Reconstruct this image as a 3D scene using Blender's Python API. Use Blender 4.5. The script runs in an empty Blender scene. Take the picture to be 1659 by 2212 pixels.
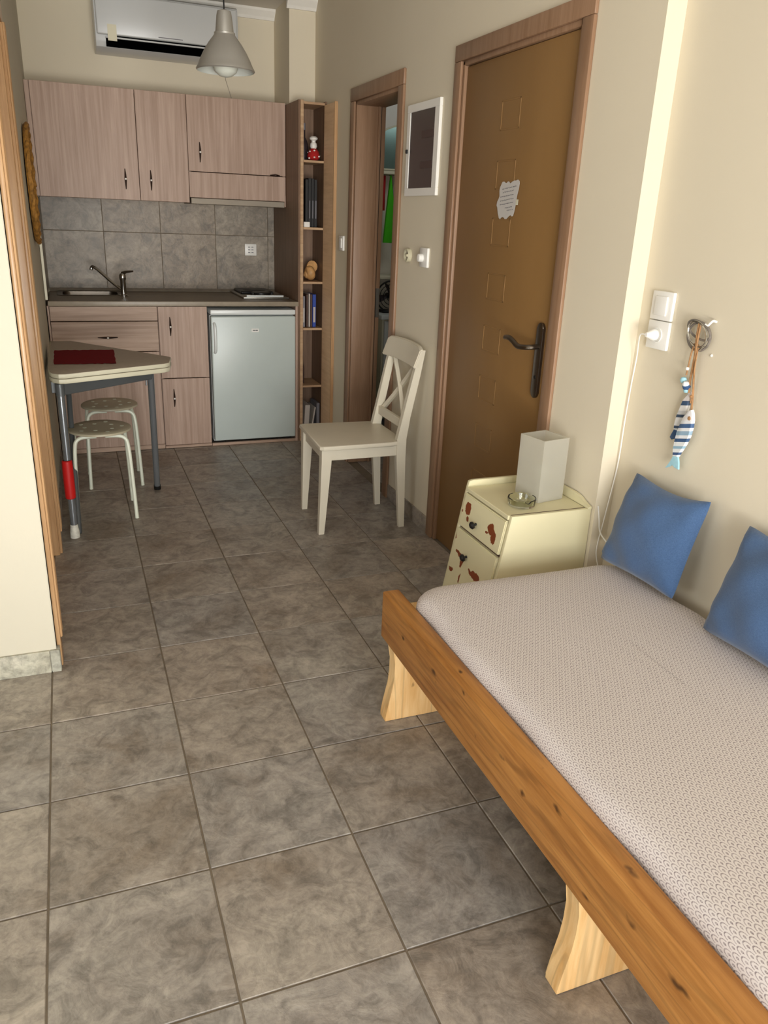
import bpy, bmesh, math, random
from mathutils import Matrix, Vector
random.seed(7)
S = bpy.context.scene
COL = S.collection

# ------------------------------------------------------------------ camera
cam_d = bpy.data.cameras.new('camera'); cam = bpy.data.objects.new('camera', cam_d); COL.objects.link(cam)
cam_d.sensor_fit = 'HORIZONTAL'; cam_d.sensor_width = 36.0
cam_d.lens = 1686.24 / 1659 * 36.0
R = Matrix(((0.9322577385, 0.0922396362, -0.3498390465), (-0.3595865826, 0.3429007053, -0.8678229058), (0.0399123867, 0.9348320468, 0.3528399716)))
cam.matrix_world = Matrix.Translation((0.161990, -1.060938, 1.397205)) @ R.to_4x4()
cam_d.clip_start = 0.02
S.camera = cam

# ------------------------------------------------------------------ world, light, exposure
W = bpy.data.worlds.new('world'); S.world = W; W.use_nodes = True
bg = W.node_tree.nodes['Background']; bg.inputs[0].default_value = (0.86, 0.93, 1.0, 1); bg.inputs[1].default_value = 1.4

def area(name, loc, direction, sx, sy, power, col, spread=math.pi):
    l = bpy.data.lights.new(name, 'AREA'); l.shape = 'RECTANGLE'; l.size = sx; l.size_y = sy; l.energy = power; l.color = col
    l.spread = spread
    o = bpy.data.objects.new(name, l); COL.objects.link(o); o.location = loc
    o.rotation_euler = Vector(direction).to_track_quat('-Z', 'Y').to_euler()
    return o
# daylight coming in through the balcony door behind the camera, and light bounced up from the balcony floor
area('balcony_daylight', (-0.3, -7.5, 2.3), (0.11, 1, -0.10), 5.0, 2.4, 290, (0.96, 0.98, 1.0))
area('sunlit_terrace_wall', (-0.3, -7.5, 0.3), (0.11, 1, 0.03), 6.0, 1.6, 360, (1.0, 0.965, 0.90))
area('sunlit_terrace_floor', (0.25, -3.7, 0.03), (0.08, 0.55, 0.83), 2.4, 1.5, 170, (1.0, 0.955, 0.88))
area('side_window_daylight', (-2.75, -1.25, 1.45), (1, 0.12, -0.12), 1.5, 1.3, 18, (0.90, 0.95, 1.0))
area('bathroom_fill_light', (2.6, 3.5, 2.2), (-0.6, 0.5, -0.6), 0.4, 0.4, 1.3, (0.9, 0.97, 1.0))  # added fill light to brighten the bathroom, no window stands here

S.view_settings.view_transform = 'Standard'; S.view_settings.look = 'None'
S.view_settings.gamma = 1.0; S.view_settings.use_curve_mapping = False
S.view_settings.exposure = 0.55

# ------------------------------------------------------------------ material helpers
def lin(c):
    return tuple(((x/255)/12.92 if x/255 <= 0.04045 else ((x/255+0.055)/1.055)**2.4) for x in c)
class NT:
    def __init__(s, name):
        s.m = bpy.data.materials.new(name); s.m.use_nodes = True
        s.t = s.m.node_tree; s.b = s.t.nodes['Principled BSDF']; s.out = s.t.nodes['Material Output']
    def n(s, kind, **kw):
        nd = s.t.nodes.new(kind)
        for k, v in kw.items():
            if k.startswith('i_'):
                key = k[2:]; nd.inputs[int(key) if key.isdigit() else key.replace('_', ' ')].default_value = v
            else: setattr(nd, k, v)
        return nd
    def l(s, a, b): s.t.links.new(a, b)
    def coord(s, kind='Object', scale=(1, 1, 1), rnd=0.0, rot=(0, 0, 0)):
        tc = s.n('ShaderNodeTexCoord'); mp = s.n('ShaderNodeMapping'); mp.inputs['Scale'].default_value = scale; mp.inputs['Rotation'].default_value = rot
        src = tc.outputs[kind]
        if rnd:
            oi = s.n('ShaderNodeObjectInfo'); vm = s.n('ShaderNodeVectorMath', operation='SCALE'); vm.inputs[0].default_value = (rnd, rnd*1.7, rnd*0.6)
            s.l(oi.outputs['Random'], vm.inputs['Scale'])
            ad = s.n('ShaderNodeVectorMath', operation='ADD'); s.l(src, ad.inputs[0]); s.l(vm.outputs[0], ad.inputs[1]); src = ad.outputs[0]
        s.l(src, mp.inputs[0]); return mp.outputs[0]
    def noise(s, vec, scale, detail=4, rough=0.55, dist=0.0):
        nd = s.n('ShaderNodeTexNoise'); nd.inputs['Scale'].default_value = scale; nd.inputs['Detail'].default_value = detail
        nd.inputs['Roughness'].default_value = rough; nd.inputs['Distortion'].default_value = dist; s.l(vec, nd.inputs['Vector']); return nd.outputs['Fac']
    def ramp(s, fac, stops):
        r = s.n('ShaderNodeValToRGB'); e = r.color_ramp.elements
        while len(e) < len(stops): e.new(0.5)
        for i, (p, c) in enumerate(stops):
            e[i].position = p; e[i].color = (c[0], c[1], c[2], 1) if not isinstance(c, (int, float)) else (c, c, c, 1)
        s.l(fac, r.inputs[0]); return r.outputs[0]
    def mix(s, fac, a, b, mode='MIX'):
        m = s.n('ShaderNodeMix', data_type='RGBA', blend_type=mode)
        for v, i in ((fac, 0), (a, 6), (b, 7)):
            if hasattr(v, 'is_linked'): s.l(v, m.inputs[i])
            elif isinstance(v, (int, float)): m.inputs[i].default_value = v
            else: m.inputs[i].default_value = (v[0], v[1], v[2], 1)
        return m.outputs[2]
    def math(s, op, a, b=None, clamp=False):
        m = s.n('ShaderNodeMath', operation=op); m.use_clamp = clamp
        for v, i in ((a, 0), (b, 1)):
            if v is None: continue
            if hasattr(v, 'is_linked'): s.l(v, m.inputs[i])
            else: m.inputs[i].default_value = v
        return m.outputs[0]
    def col(s, v):
        if hasattr(v, 'is_linked'): s.l(v, s.b.inputs['Base Color'])
        else: s.b.inputs['Base Color'].default_value = (v[0], v[1], v[2], 1)
    def bump(s, h, strength=0.3, dist=0.002):
        b = s.n('ShaderNodeBump'); b.inputs['Strength'].default_value = strength; b.inputs['Distance'].default_value = dist
        s.l(h, b.inputs['Height']); s.l(b.outputs[0], s.b.inputs['Normal'])
    def p(s, rough=0.5, metal=0.0, spec=0.5, **kw):
        s.b.inputs['Roughness'].default_value = rough; s.b.inputs['Metallic'].default_value = metal; s.b.inputs['Specular IOR Level'].default_value = spec
        for k, v in kw.items(): s.b.inputs[k.replace('_', ' ')].default_value = v
        return s.m

def plain(name, rgb, rough=0.5, metal=0.0, spec=0.5, var=0.06, scale=6.0, bump=0.0, bscale=300, **kw):
    t = NT(name); v = t.coord(); c = lin(rgb)
    f = t.noise(v, scale, 3)
    t.col(t.ramp(f, [(0.3, tuple(x*(1-var) for x in c)), (0.7, tuple(min(1, x*(1+var)) for x in c))]))
    if bump: t.bump(t.noise(v, bscale, 2), bump, 0.001)
    return t.p(rough, metal, spec, **kw)

def wood(name, dark, light, axis='Z', rough=0.5, stretch=14, scale=5, rnd=3.0, rings=0.0, knots=(), knot_r=0.012, spec=0.4, bump=0.05, fine=0.5):
    t = NT(name); sc = [stretch]*3; sc['XYZ'.index(axis)] = 1.0
    v = t.coord(scale=tuple(sc), rnd=rnd)
    f1 = t.noise(v, scale, 5, 0.6, 0.3); f2 = t.noise(v, scale*5, 3, 0.6)
    f = t.math('ADD', t.math('MULTIPLY', f1, 1-0.35*fine), t.math('MULTIPLY', f2, 0.35*fine))
    if rings:
        sr = [1.0]*3; sr['XYZ'.index(axis)] = 0.07
        vr = t.coord(scale=tuple(sr), rnd=0.37)
        w = t.n('ShaderNodeTexWave', wave_type='BANDS', bands_direction='DIAGONAL'); w.inputs['Scale'].default_value = rings
        w.inputs['Distortion'].default_value = 14; w.inputs['Detail'].default_value = 2; w.inputs['Detail Scale'].default_value = 1.2
        t.l(vr, w.inputs['Vector'])
        lines = t.ramp(w.outputs['Fac'], [(0.0, 0.62), (0.16, 1.0)])
    d, l = lin(dark), lin(light)
    c = t.ramp(f, [(0.36, d), (0.64, l)])
    if rings: c = t.mix(0.55, c, lines, 'MULTIPLY')
    if knots:
        tc = t.n('ShaderNodeTexCoord'); nz = t.n('ShaderNodeTexNoise'); nz.inputs['Scale'].default_value = 30; t.l(tc.outputs['Object'], nz.inputs['Vector'])
        sb = t.n('ShaderNodeVectorMath', operation='SUBTRACT'); t.l(nz.outputs['Color'], sb.inputs[0]); sb.inputs[1].default_value = (.5, .5, .5)
        sl = t.n('ShaderNodeVectorMath', operation='SCALE'); t.l(sb.outputs[0], sl.inputs[0]); sl.inputs['Scale'].default_value = 0.025
        ad = t.n('ShaderNodeVectorMath', operation='ADD'); t.l(tc.outputs['Object'], ad.inputs[0]); t.l(sl.outputs[0], ad.inputs[1])
        st = [1.0]*3; st['XYZ'.index(axis)] = 0.45
        acc = None
        for k in knots:
            r = k[3] if len(k) > 3 else knot_r
            s1 = t.n('ShaderNodeVectorMath', operation='SUBTRACT'); t.l(ad.outputs[0], s1.inputs[0]); s1.inputs[1].default_value = (k[0]-1.3, k[1]+.27, k[2])
            s2 = t.n('ShaderNodeVectorMath', operation='MULTIPLY'); t.l(s1.outputs[0], s2.inputs[0]); s2.inputs[1].default_value = st
            ln = t.n('ShaderNodeVectorMath', operation='LENGTH'); t.l(s2.outputs[0], ln.inputs[0])
            q = t.math('DIVIDE', ln.outputs['Value'], r*0.75)
            acc = q if acc is None else t.math('MINIMUM', acc, q)
        k1 = t.ramp(acc, [(0.35, 1.0), (1.0, 0.0)])
        k2 = t.ramp(acc, [(0.25, 0.30), (0.9, 0.0)])
        c = t.mix(k1, c, tuple(x*0.30 for x in d))
    t.col(c)
    if bump: t.bump(f2, bump, 0.002)
    return t.p(rough, 0, spec)

# ------------------------------------------------------------------ materials
M = {}
def wallmat(name, rgb):
    t = NT(name); v = t.coord('Object')
    c = lin(rgb); f = t.noise(v, 1.3, 3)
    t.col(t.ramp(f, [(0.3, tuple(x*0.96 for x in c)), (0.7, c)]))
    t.bump(t.noise(v, 90, 4), 0.10, 0.002); return t.p(0.75, 0, 0.25)
M['wall'] = wallmat('cream_wall_paint', (224, 214, 192))
M['wall_darkened'] = wallmat('cream_wall_paint_darkened', (206, 200, 182))  # same cream paint, colour darkened to offset strong light on the stub wall
M['ceiling'] = wallmat('ceiling_paint', (222, 216, 206))
M['plaster'] = plain('white_cornice_plaster', (235, 232, 225), 0.7)
M['grout'] = plain('grout', (122, 110, 94), 0.9, var=0.15, scale=20, bump=0.2)
def tilemat(name, a, b, c, rnd=9.0, rough=0.42):
    t = NT(name); v = t.coord(rnd=rnd)
    big = t.noise(v, 3.2, 5, 0.6, 0.8); mid = t.noise(v, 11, 7, 0.68, 1.2); fine = t.noise(v, 48, 5, 0.65, 0.6)
    base = t.ramp(big, [(0.33, lin(a)), (0.5, lin(b)), (0.68, lin(c))])
    m = t.ramp(mid, [(0.36, 0.50), (0.5, 0.95), (0.63, 1.22)])
    base = t.mix(0.72, base, m, 'MULTIPLY')
    fm = t.ramp(fine, [(0.36, 0.68), (0.58, 1.08)])
    base = t.mix(0.6, base, fm, 'MULTIPLY')
    ridg = t.math('ABSOLUTE', t.math('SUBTRACT', t.noise(v, 7.5, 6, 0.62, 2.2), 0.5))
    vein = t.ramp(ridg, [(0.0, 0.80), (0.018, 1.0)])
    base = t.mix(0.55, base, vein, 'MULTIPLY')
    oi = t.n('ShaderNodeObjectInfo'); tint = t.ramp(oi.outputs['Random'], [(0.0, (0.95, 0.97, 1.0)), (0.5, (1.0, 0.99, 0.97)), (1.0, (1.03, 0.985, 0.94))])
    base = t.mix(1.0, base, tint, 'MULTIPLY')
    t.col(base)
    t.bump(t.math('ADD', mid, t.math('MULTIPLY', fine, 0.4)), 0.5, 0.003)
    return t.p(rough, 0, 0.45)
M['tile'] = tilemat('stone_look_floor_tile', (140, 129, 117), (160, 152, 143), (172, 165, 155))
M['tile_wall'] = tilemat('stone_look_wall_tile', (126, 114, 98), (146, 134, 118), (164, 152, 134), rough=0.4)
M['tile_base'] = tilemat('baseboard_tile', (160, 156, 140), (190, 188, 172), (204, 200, 186))
M['laminate'] = wood('pinkish_ash_laminate', (164, 136, 118), (190, 163, 146), 'Z', 0.45, 30, 1.9, rnd=5, bump=0.03)
M['laminate_h'] = wood('ash_laminate_horizontal', (158, 130, 110), (192, 165, 145), 'X', 0.45, 30, 1.9, rnd=5, bump=0.03)
M['beech'] = wood('beech_shelf_wood', (168, 134, 102), (196, 164, 128), 'X', 0.5, 12, 4, rnd=2, bump=0.02)
M['beech_brightened'] = wood('brightened_beech_board', (226, 190, 150), (242, 208, 170), 'Y', 0.5, 12, 4, rnd=2, bump=0.02)  # beech colour raised to stand in for light the board does not catch
M['void'] = plain('unlit_slot', (4, 4, 4), 0.9, spec=0.0)
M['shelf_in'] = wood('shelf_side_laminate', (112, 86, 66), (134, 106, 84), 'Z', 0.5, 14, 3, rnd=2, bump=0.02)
M['casing'] = wood('door_casing_wood', (138, 106, 80), (156, 124, 98), 'Z', 0.42, 18, 2.5, rnd=2, bump=0.02)
M['door'] = wood('brown_door_leaf', (134, 100, 58), (140, 106, 63), 'Z', 0.42, 3, 1.0, rnd=2, bump=0.01)
M['gloss_case'] = wood('varnished_casing', (176, 136, 96), (202, 164, 122), 'Z', 0.3, 18, 2.5, rnd=2, bump=0.02)
M['white_gloss'] = plain('white_enamel', (222, 226, 224), 0.28, var=0.02)
M['fridge'] = plain('fridge_door_enamel', (196, 206, 202), 0.32, var=0.02)
M['white_plastic'] = plain('white_plastic', (238, 236, 230), 0.35, var=0.02)
M['cream_plastic'] = plain('cream_plastic', (222, 216, 190), 0.4, var=0.02)
M['ac'] = plain('air_conditioner_plastic', (206, 208, 208), 0.28, var=0.02)
M['black'] = plain('black_plastic', (14, 14, 15), 0.5, var=0.1)
M['black_gap'] = plain('dark_gap', (20, 14, 11), 0.8, var=0.1)
M['counter'] = plain('grey_laminate_worktop', (124, 112, 96), 0.42, var=0.12, scale=40)
M['counter_edge'] = plain('worktop_edge', (150, 138, 120), 0.4, var=0.08, scale=30)
M['steel'] = plain('brushed_steel', (170, 166, 158), 0.35, 1.0, var=0.05)
M['steel_hood'] = plain('hood_steel', (140, 130, 116), 0.5, 0.35, var=0.05)
M['handle_steel'] = plain('handle_steel', (118, 110, 102), 0.3, 1.0, var=0.05)
M['sink_steel'] = plain('sink_steel', (112, 104, 94), 0.35, 1.0, var=0.05)
M['table_chrome'] = plain('table_chrome', (150, 156, 162), 0.25, 0.7, var=0.03)
M['chrome'] = plain('chrome', (200, 200, 198), 0.13, 1.0, var=0.02)
M['alu'] = plain('spun_aluminium', (186, 184, 178), 0.38, 0.65, var=0.05)
M['alu_in'] = plain('white_reflector', (210, 214, 208), 0.5, var=0.02)
M['dark_handle'] = plain('dark_bronze_handle', (58, 42, 36), 0.35, 0.5)
M['grey_metal'] = plain('grey_lacquered_steel', (92, 96, 98), 0.4, 0.3)
M['table_top'] = plain('speckled_cream_table_top', (160, 148, 132), 0.4, var=0.08, scale=60)
M['table_edge'] = plain('cream_table_edge', (212, 208, 184), 0.4, var=0.03)
M['red_cloth'] = plain('red_woven_placemat', (150, 8, 26), 0.9, var=0.15, scale=80, bump=0.5, bscale=400)
M['red'] = plain('red_foam', (196, 22, 20), 0.5)
M['tape'] = plain('white_tape', (214, 212, 200), 0.6, var=0.2, scale=60)
M['stool'] = plain('cream_stool_enamel', (214, 218, 200), 0.4, var=0.02)
M['stool_seat'] = plain('beige_stool_seat', (176, 168, 144), 0.45, var=0.03)
M['chair'] = plain('off_white_painted_wood', (218, 210, 190), 0.42, var=0.03)
M['pine'] = wood('orange_pine_beam', (150, 96, 42), (190, 134, 70), 'Y', 0.42, 14, 3.0, rnd=0, rings=16, bump=0.04,
    knots=[(0.905, .618, .350, .009), (.905, .560, .335, .006), (.905, .421, .359, .012), (.905, .400, .342, .006), (.905, .263, .400, .008), (.905, .080, .361, .008), (.905, -.007, .342, .010),
           (.905, -.117, .394, .012), (.905, -.111, .268, .014), (.905, -.229, .295, .010), (.905, -.342, .356, .013), (.905, -.457, .350, .016), (.93, -.02, .41, .010), (.93, .33, .41, .007), (.93, -.3, .41, .012), (.905, .19, .33, .006)])
M['pine_light'] = wood('light_pine_plank', (214, 166, 104), (238, 204, 150), 'Z', 0.5, 9, 3.0, rnd=0.8, rings=11, bump=0.04,
    knots=[(1.0, .735, .11, .008), (1.04, .735, .17, .005), (1.06, -.18, .05, .006), (1.0, -.18, .20, .007)])
M['beadrope'] = plain('tan_leather_cord', (164, 122, 80), 0.7, var=0.2, scale=100)
M['grey_wire'] = plain('grey_wrapped_ring', (120, 112, 104), 0.5, var=0.3, scale=60)
M['wicker'] = plain('woven_straw', (156, 110, 44), 0.7, var=0.45, scale=60, bump=1.0, bscale=160)
M['glass'] = plain('clear_glass', (238, 240, 226), 0.03, var=0.0, Transmission_Weight=1.0, IOR=1.45)
M['paper'] = plain('white_paper', (196, 192, 188), 0.8, var=0.03)
M['ink'] = plain('ink', (112, 110, 112), 0.8)
M['ink_dark'] = plain('dark_print', (60, 60, 64), 0.8)
M['ring_cream'] = plain('cream_ring', (206, 200, 172), 0.5)
M['teal'] = plain('bathroom_mirror', (116, 140, 132), 0.25, 0.6)
M['bathwall'] = plain('bathroom_wall_tile', (206, 198, 182), 0.35)
M['green'] = plain('green_towel', (70, 190, 20), 0.9, bump=0.4)
M['redtowel'] = plain('red_towel', (170, 24, 24), 0.9, bump=0.4)
M['panel_glass'] = plain('dark_smoked_panel', (58, 48, 50), 0.25, var=0.1)
M['panel_in'] = plain('breaker_plastic', (74, 56, 54), 0.5)
M['bulb'] = plain('frosted_bulb', (214, 218, 208), 0.4)
M['shell'] = plain('sea_shell', (196, 150, 96), 0.5, var=0.35, scale=25, bump=0.3, bscale=60)
M['b_blue'] = plain('blue_book', (36, 70, 160), 0.5)
M['b_white'] = plain('white_book', (188, 180, 172), 0.6)
M['b_grey'] = plain('grey_book', (120, 118, 124), 0.6)
M['b_brown'] = plain('brown_book', (84, 60, 50), 0.6)
M['amber'] = plain('amber_dish', (80, 58, 44), 0.3)
M['navy'] = plain('navy_paint', (52, 84, 128), 0.5, var=0.1, scale=80)
M['skyblue'] = plain('pale_blue_paint', (160, 205, 218), 0.55, var=0.08, scale=80)
M['fishwhite'] = plain('white_painted_fish', (226, 230, 232), 0.5, var=0.05, scale=60)
M['cabsteel'] = plain('dark_hob_plate', (24, 22, 22), 0.4, var=0.2)

def fish_mat(name, axis_d, org, stripes):
    t = NT(name); tc = t.n('ShaderNodeTexCoord')
    s1 = t.n('ShaderNodeVectorMath', operation='SUBTRACT'); t.l(tc.outputs['Object'], s1.inputs[0]); s1.inputs[1].default_value = org
    dt = t.n('ShaderNodeVectorMath', operation='DOT_PRODUCT'); t.l(s1.outputs[0], dt.inputs[0]); dt.inputs[1].default_value = axis_d
    r = t.n('ShaderNodeValToRGB'); r.color_ramp.interpolation = 'CONSTANT'; e = r.color_ramp.elements
    while len(e) < len(stripes): e.new(0.5)
    for i, (p_, c) in enumerate(stripes): e[i].position = p_; e[i].color = (*lin(c), 1)
    t.l(dt.outputs['Value'], r.inputs[0]); t.l(r.outputs[0], t.b.inputs['Base Color']); return t.p(0.5)

def fabric_mattress():
    t = NT('patterned_mattress_cover'); tc = t.n('ShaderNodeTexCoord'); sp = t.n('ShaderNodeSeparateXYZ'); t.l(tc.outputs['Object'], sp.inputs[0])
    u = t.math('ADD', sp.outputs[0], t.math('MULTIPLY', sp.outputs[2], 1.0)); v = sp.outputs[1]
    P = 0.0160
    # rows of small fan shaped leaves, every second row shifted by half a repeat
    vr = t.math('DIVIDE', v, P*0.80); row = t.math('FLOOR', vr); fy = t.math('SUBTRACT', vr, row)
    sh = t.math('MULTIPLY', t.math('MODULO', t.math('ADD', row, 1000.0), 2.0), 0.5)
    ur = t.math('ADD', t.math('DIVIDE', u, P), sh); fx = t.math('SUBTRACT', t.math('ABSOLUTE', t.math('SUBTRACT', t.math('FRACT', ur), 0.5)), 0.0)
    d = t.math('SQRT', t.math('ADD', t.math('POWER', t.math('MULTIPLY', fx, 2.0), 2.0), t.math('POWER', t.math('SUBTRACT', fy, 0.05), 2.0)))
    bands = t.math('SINE', t.math('MULTIPLY', d, 11.0))
    b2 = t.ramp(bands, [(0.25, 0.0), (0.75, 1.0)])
    rays = t.math('SINE', t.math('MULTIPLY', t.math('ARCTAN2', fx, fy), 16.0))
    msk = t.math('MULTIPLY', b2, t.ramp(rays, [(0.15, 0.7), (0.7, 1.0)]))
    nz = t.noise(tc.outputs['Object'], 160, 2)
    msk = t.math('MULTIPLY', msk, t.ramp(nz, [(0.3, 0.55), (0.6, 1.0)]))
    t.col(t.mix(msk, lin((216, 208, 205)), lin((134, 122, 124))))
    t.bump(t.noise(tc.outputs['Object'], 900, 2), 0.25, 0.001)
    return t.p(0.85, 0, 0.2)
M['mattress'] = fabric_mattress()

def cushion_mat():
    t = NT('blue_cotton'); tc = t.n('ShaderNodeTexCoord'); v = t.coord(scale=(1, 1, 6)); v2 = t.coord(scale=(6, 6, 1))
    f = t.math('ADD', t.math('MULTIPLY', t.noise(v, 180, 2), 0.5), t.math('MULTIPLY', t.noise(v2, 180, 2), 0.5))
    big = t.noise(tc.outputs['Object'], 5, 2)
    c = t.ramp(f, [(0.35, lin((60, 86, 124))), (0.65, lin((80, 108, 148)))])
    t.col(c); t.bump(t.math('ADD', f, t.math('MULTIPLY', big, 2)), 0.3, 0.002)
    return t.p(0.85, 0, 0.2, Sheen_Weight=0.3)
M['blue'] = cushion_mat()

def nightstand_mat(name, spots):
    t = NT(name); tc = t.n('ShaderNodeTexCoord'); base = lin((224, 216, 178))
    nz = t.n('ShaderNodeTexNoise'); nz.inputs['Scale'].default_value = 38; nz.inputs['Detail'].default_value = 3; t.l(tc.outputs['Object'], nz.inputs['Vector'])
    sb = t.n('ShaderNodeVectorMath', operation='SUBTRACT'); t.l(nz.outputs['Color'], sb.inputs[0]); sb.inputs[1].default_value = (.5, .5, .5)
    sl = t.n('ShaderNodeVectorMath', operation='SCALE'); t.l(sb.outputs[0], sl.inputs[0]); sl.inputs['Scale'].default_value = 0.035
    ad = t.n('ShaderNodeVectorMath', operation='ADD'); t.l(tc.outputs['Object'], ad.inputs[0]); t.l(sl.outputs[0], ad.inputs[1])
    acc = None
    for (y, z, ry, rz) in spots:
        s1 = t.n('ShaderNodeVectorMath', operation='SUBTRACT'); t.l(ad.outputs[0], s1.inputs[0]); s1.inputs[1].default_value = (0, y, z)
        s2 = t.n('ShaderNodeVectorMath', operation='MULTIPLY'); t.l(s1.outputs[0], s2.inputs[0]); s2.inputs[1].default_value = (0, 1/ry, 1/rz)
        ln = t.n('ShaderNodeVectorMath', operation='LENGTH'); t.l(s2.outputs[0], ln.inputs[0])
        acc = ln.outputs['Value'] if acc is None else t.math('MINIMUM', acc, ln.outputs['Value'])
    f = t.noise(tc.outputs['Object'], 4, 3)
    c = t.ramp(f, [(0.3, tuple(x*0.93 for x in base)), (0.7, base)])
    if acc is not None:
        c = t.mix(t.ramp(acc, [(0.92, 1.0), (1.0, 0.0)]), c, lin((128, 62, 30)))
    t.col(c); return t.p(0.45)
M['stand'] = nightstand_mat('cream_painted_cabinet', [])

def frosted():
    t = NT('frosted_acrylic'); tr = t.n('ShaderNodeBsdfTransparent'); tl = t.n('ShaderNodeBsdfTranslucent'); tl.inputs[0].default_value = (*lin((232, 228, 214)), 1)
    t.col(lin((214, 212, 202))); t.p(0.45)
    m1 = t.n('ShaderNodeMixShader'); m1.inputs[0].default_value = 0.45; t.l(t.b.outputs[0], m1.inputs[1]); t.l(tl.outputs[0], m1.inputs[2])
    m2 = t.n('ShaderNodeMixShader'); m2.inputs[0].default_value = 0.34; t.l(m1.outputs[0], m2.inputs[1]); t.l(tr.outputs[0], m2.inputs[2])
    t.l(m2.outputs[0], t.out.inputs[0]); return t.m
M['frosted'] = frosted()
def window_glass():
    t = NT('window_glass'); tr = t.n('ShaderNodeBsdfTransparent'); g = t.n('ShaderNodeBsdfGlossy'); g.inputs['Roughness'].default_value = 0.02
    m = t.n('ShaderNodeMixShader'); m.inputs[0].default_value = 0.05; t.l(tr.outputs[0], m.inputs[1]); t.l(g.outputs[0], m.inputs[2]); t.l(m.outputs[0], t.out.inputs[0]); return t.m
M['pane'] = window_glass()

# ------------------------------------------------------------------ geometry helpers (all in world metres)
def new(): return bmesh.new()
def box(bm, a, b, bev=0.0, seg=1, mi=0, M4=None):
    a, b = [min(p, q) for p, q in zip(a, b)], [max(p, q) for p, q in zip(a, b)]
    vs = [bm.verts.new(((a[0], b[0])[i], (a[1], b[1])[j], (a[2], b[2])[k])) for i in (0, 1) for j in (0, 1) for k in (0, 1)]
    idx = [(0, 1, 3, 2), (4, 6, 7, 5), (0, 4, 5, 1), (2, 3, 7, 6), (0, 2, 6, 4), (1, 5, 7, 3)]
    fs = [bm.faces.new([vs[i] for i in f]) for f in idx]
    for f in fs: f.material_index = mi
    if bev:
        es = list({e for f in fs for e in f.edges})
        r = bmesh.ops.bevel(bm, geom=es, offset=bev, segments=seg, affect='EDGES', profile=0.5)
        for f in r['faces']: f.material_index = mi
        vs = list({v for f in r['faces'] for v in f.verts} | {v for v in vs if v.is_valid})
    if M4 is not None:
        for v in vs: v.co = M4 @ v.co
    return bm
def prism(bm, pts, axis, lo, hi, mi=0, bev=0.0, seg=2):
    """polygon in the two axes left over by `axis`, extruded lo..hi"""
    ax = 'xyz'.index(axis); o = [i for i in range(3) if i != ax]
    def mk(p, h):
        c = [0, 0, 0]; c[o[0]], c[o[1]], c[ax] = p[0], p[1], h; return bm.verts.new(c)
    A = [mk(p, lo) for p in pts]; B = [mk(p, hi) for p in pts]; n = len(pts)
    fs = [bm.faces.new(A[::-1]), bm.faces.new(B)]
    for i in range(n): fs.append(bm.faces.new([A[i], A[(i+1) % n], B[(i+1) % n], B[i]]))
    for f in fs: f.material_index = mi
    if bev:
        es = [e for f in fs[:2] for e in f.edges]
        r = bmesh.ops.bevel(bm, geom=es, offset=bev, segments=seg, affect='EDGES', profile=0.5)
        for f in r['faces']: f.material_index = mi
    bmesh.ops.recalc_face_normals(bm, faces=[f for f in bm.faces if f.is_valid]); return bm
def smooth_pts(pts, k=6):
    pts = [Vector(p) for p in pts]; out = []
    for i in range(len(pts)-1):
        p0 = pts[max(i-1, 0)]; p1 = pts[i]; p2 = pts[i+1]; p3 = pts[min(i+2, len(pts)-1)]
        for j in range(k):
            t = j/k
            out.append(0.5*((2*p1)+(p2-p0)*t+(2*p0-5*p1+4*p2-p3)*t*t+(3*p1-p0-3*p2+p3)*t**3))
    out.append(pts[-1]); return out
def tube(bm, pts, r, n=8, mi=0, closed=False, flat=None):
    pts = [Vector(p) for p in pts]; L = len(pts); rs = r if isinstance(r, (list, tuple)) else [r]*L
    rings = []; prev = None
    for i, p in enumerate(pts):
        if closed: d = pts[(i+1) % L]-pts[i-1]
        else: d = pts[min(i+1, L-1)]-pts[max(i-1, 0)]
        d.normalize()
        if prev is None:
            u = d.orthogonal().normalized()
        else:
            u = prev - d*prev.dot(d); u.normalize()
        prev = u; w = d.cross(u); s = flat or 1.0
        rings.append([bm.verts.new(p+(u*math.cos(2*math.pi*k/n)+w*math.sin(2*math.pi*k/n)*s)*rs[i]) for k in range(n)])
    fs = []
    for i in range(L if closed else L-1):
        a, b = rings[i], rings[(i+1) % L]
        for k in range(n): fs.append(bm.faces.new([a[k], a[(k+1) % n], b[(k+1) % n], b[k]]))
    if not closed: fs.append(bm.faces.new(rings[0][::-1])); fs.append(bm.faces.new(rings[-1]))
    for f in fs: f.material_index = mi
    return bm
def lathe(bm, prof, c, n=32, mi=0, M4=None):
    rings = []; c = Vector(c)
    for (r, z) in prof:
        ring = []
        for k in range(n if r > 1e-6 else 1):
            a = 2*math.pi*k/n; co = Vector((r*math.cos(a), r*math.sin(a), z))
            if M4 is not None: co = M4 @ co
            ring.append(bm.verts.new(c+co))
        rings.append(ring)
    for a, b in zip(rings, rings[1:]):
        for k in range(n):
            k2 = (k+1) % n
            if len(a) == 1 and len(b) == 1: continue
            if len(a) == 1: f = bm.faces.new([a[0], b[k], b[k2]])
            elif len(b) == 1: f = bm.faces.new([a[k], b[0], a[k2]])
            else: f = bm.faces.new([a[k], b[k], b[k2], a[k2]])
            f.material_index = mi
    return bm
def bar(bm, p, q, w, h, mi=0, bev=0.0, up=(0, 0, 1)):
    """rectangular bar from p to q, w across, h along up"""
    p, q = Vector(p), Vector(q); d = (q-p); L = d.length; d.normalize(); up = Vector(up); s = d.cross(up).normalized(); u = s.cross(d)
    m = Matrix(((d.x, s.x, u.x, p.x), (d.y, s.y, u.y, p.y), (d.z, s.z, u.z, p.z), (0, 0, 0, 1)))
    return box(bm, (0, -w/2, -h/2), (L, w/2, h/2), bev, 1, mi, m)

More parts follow.
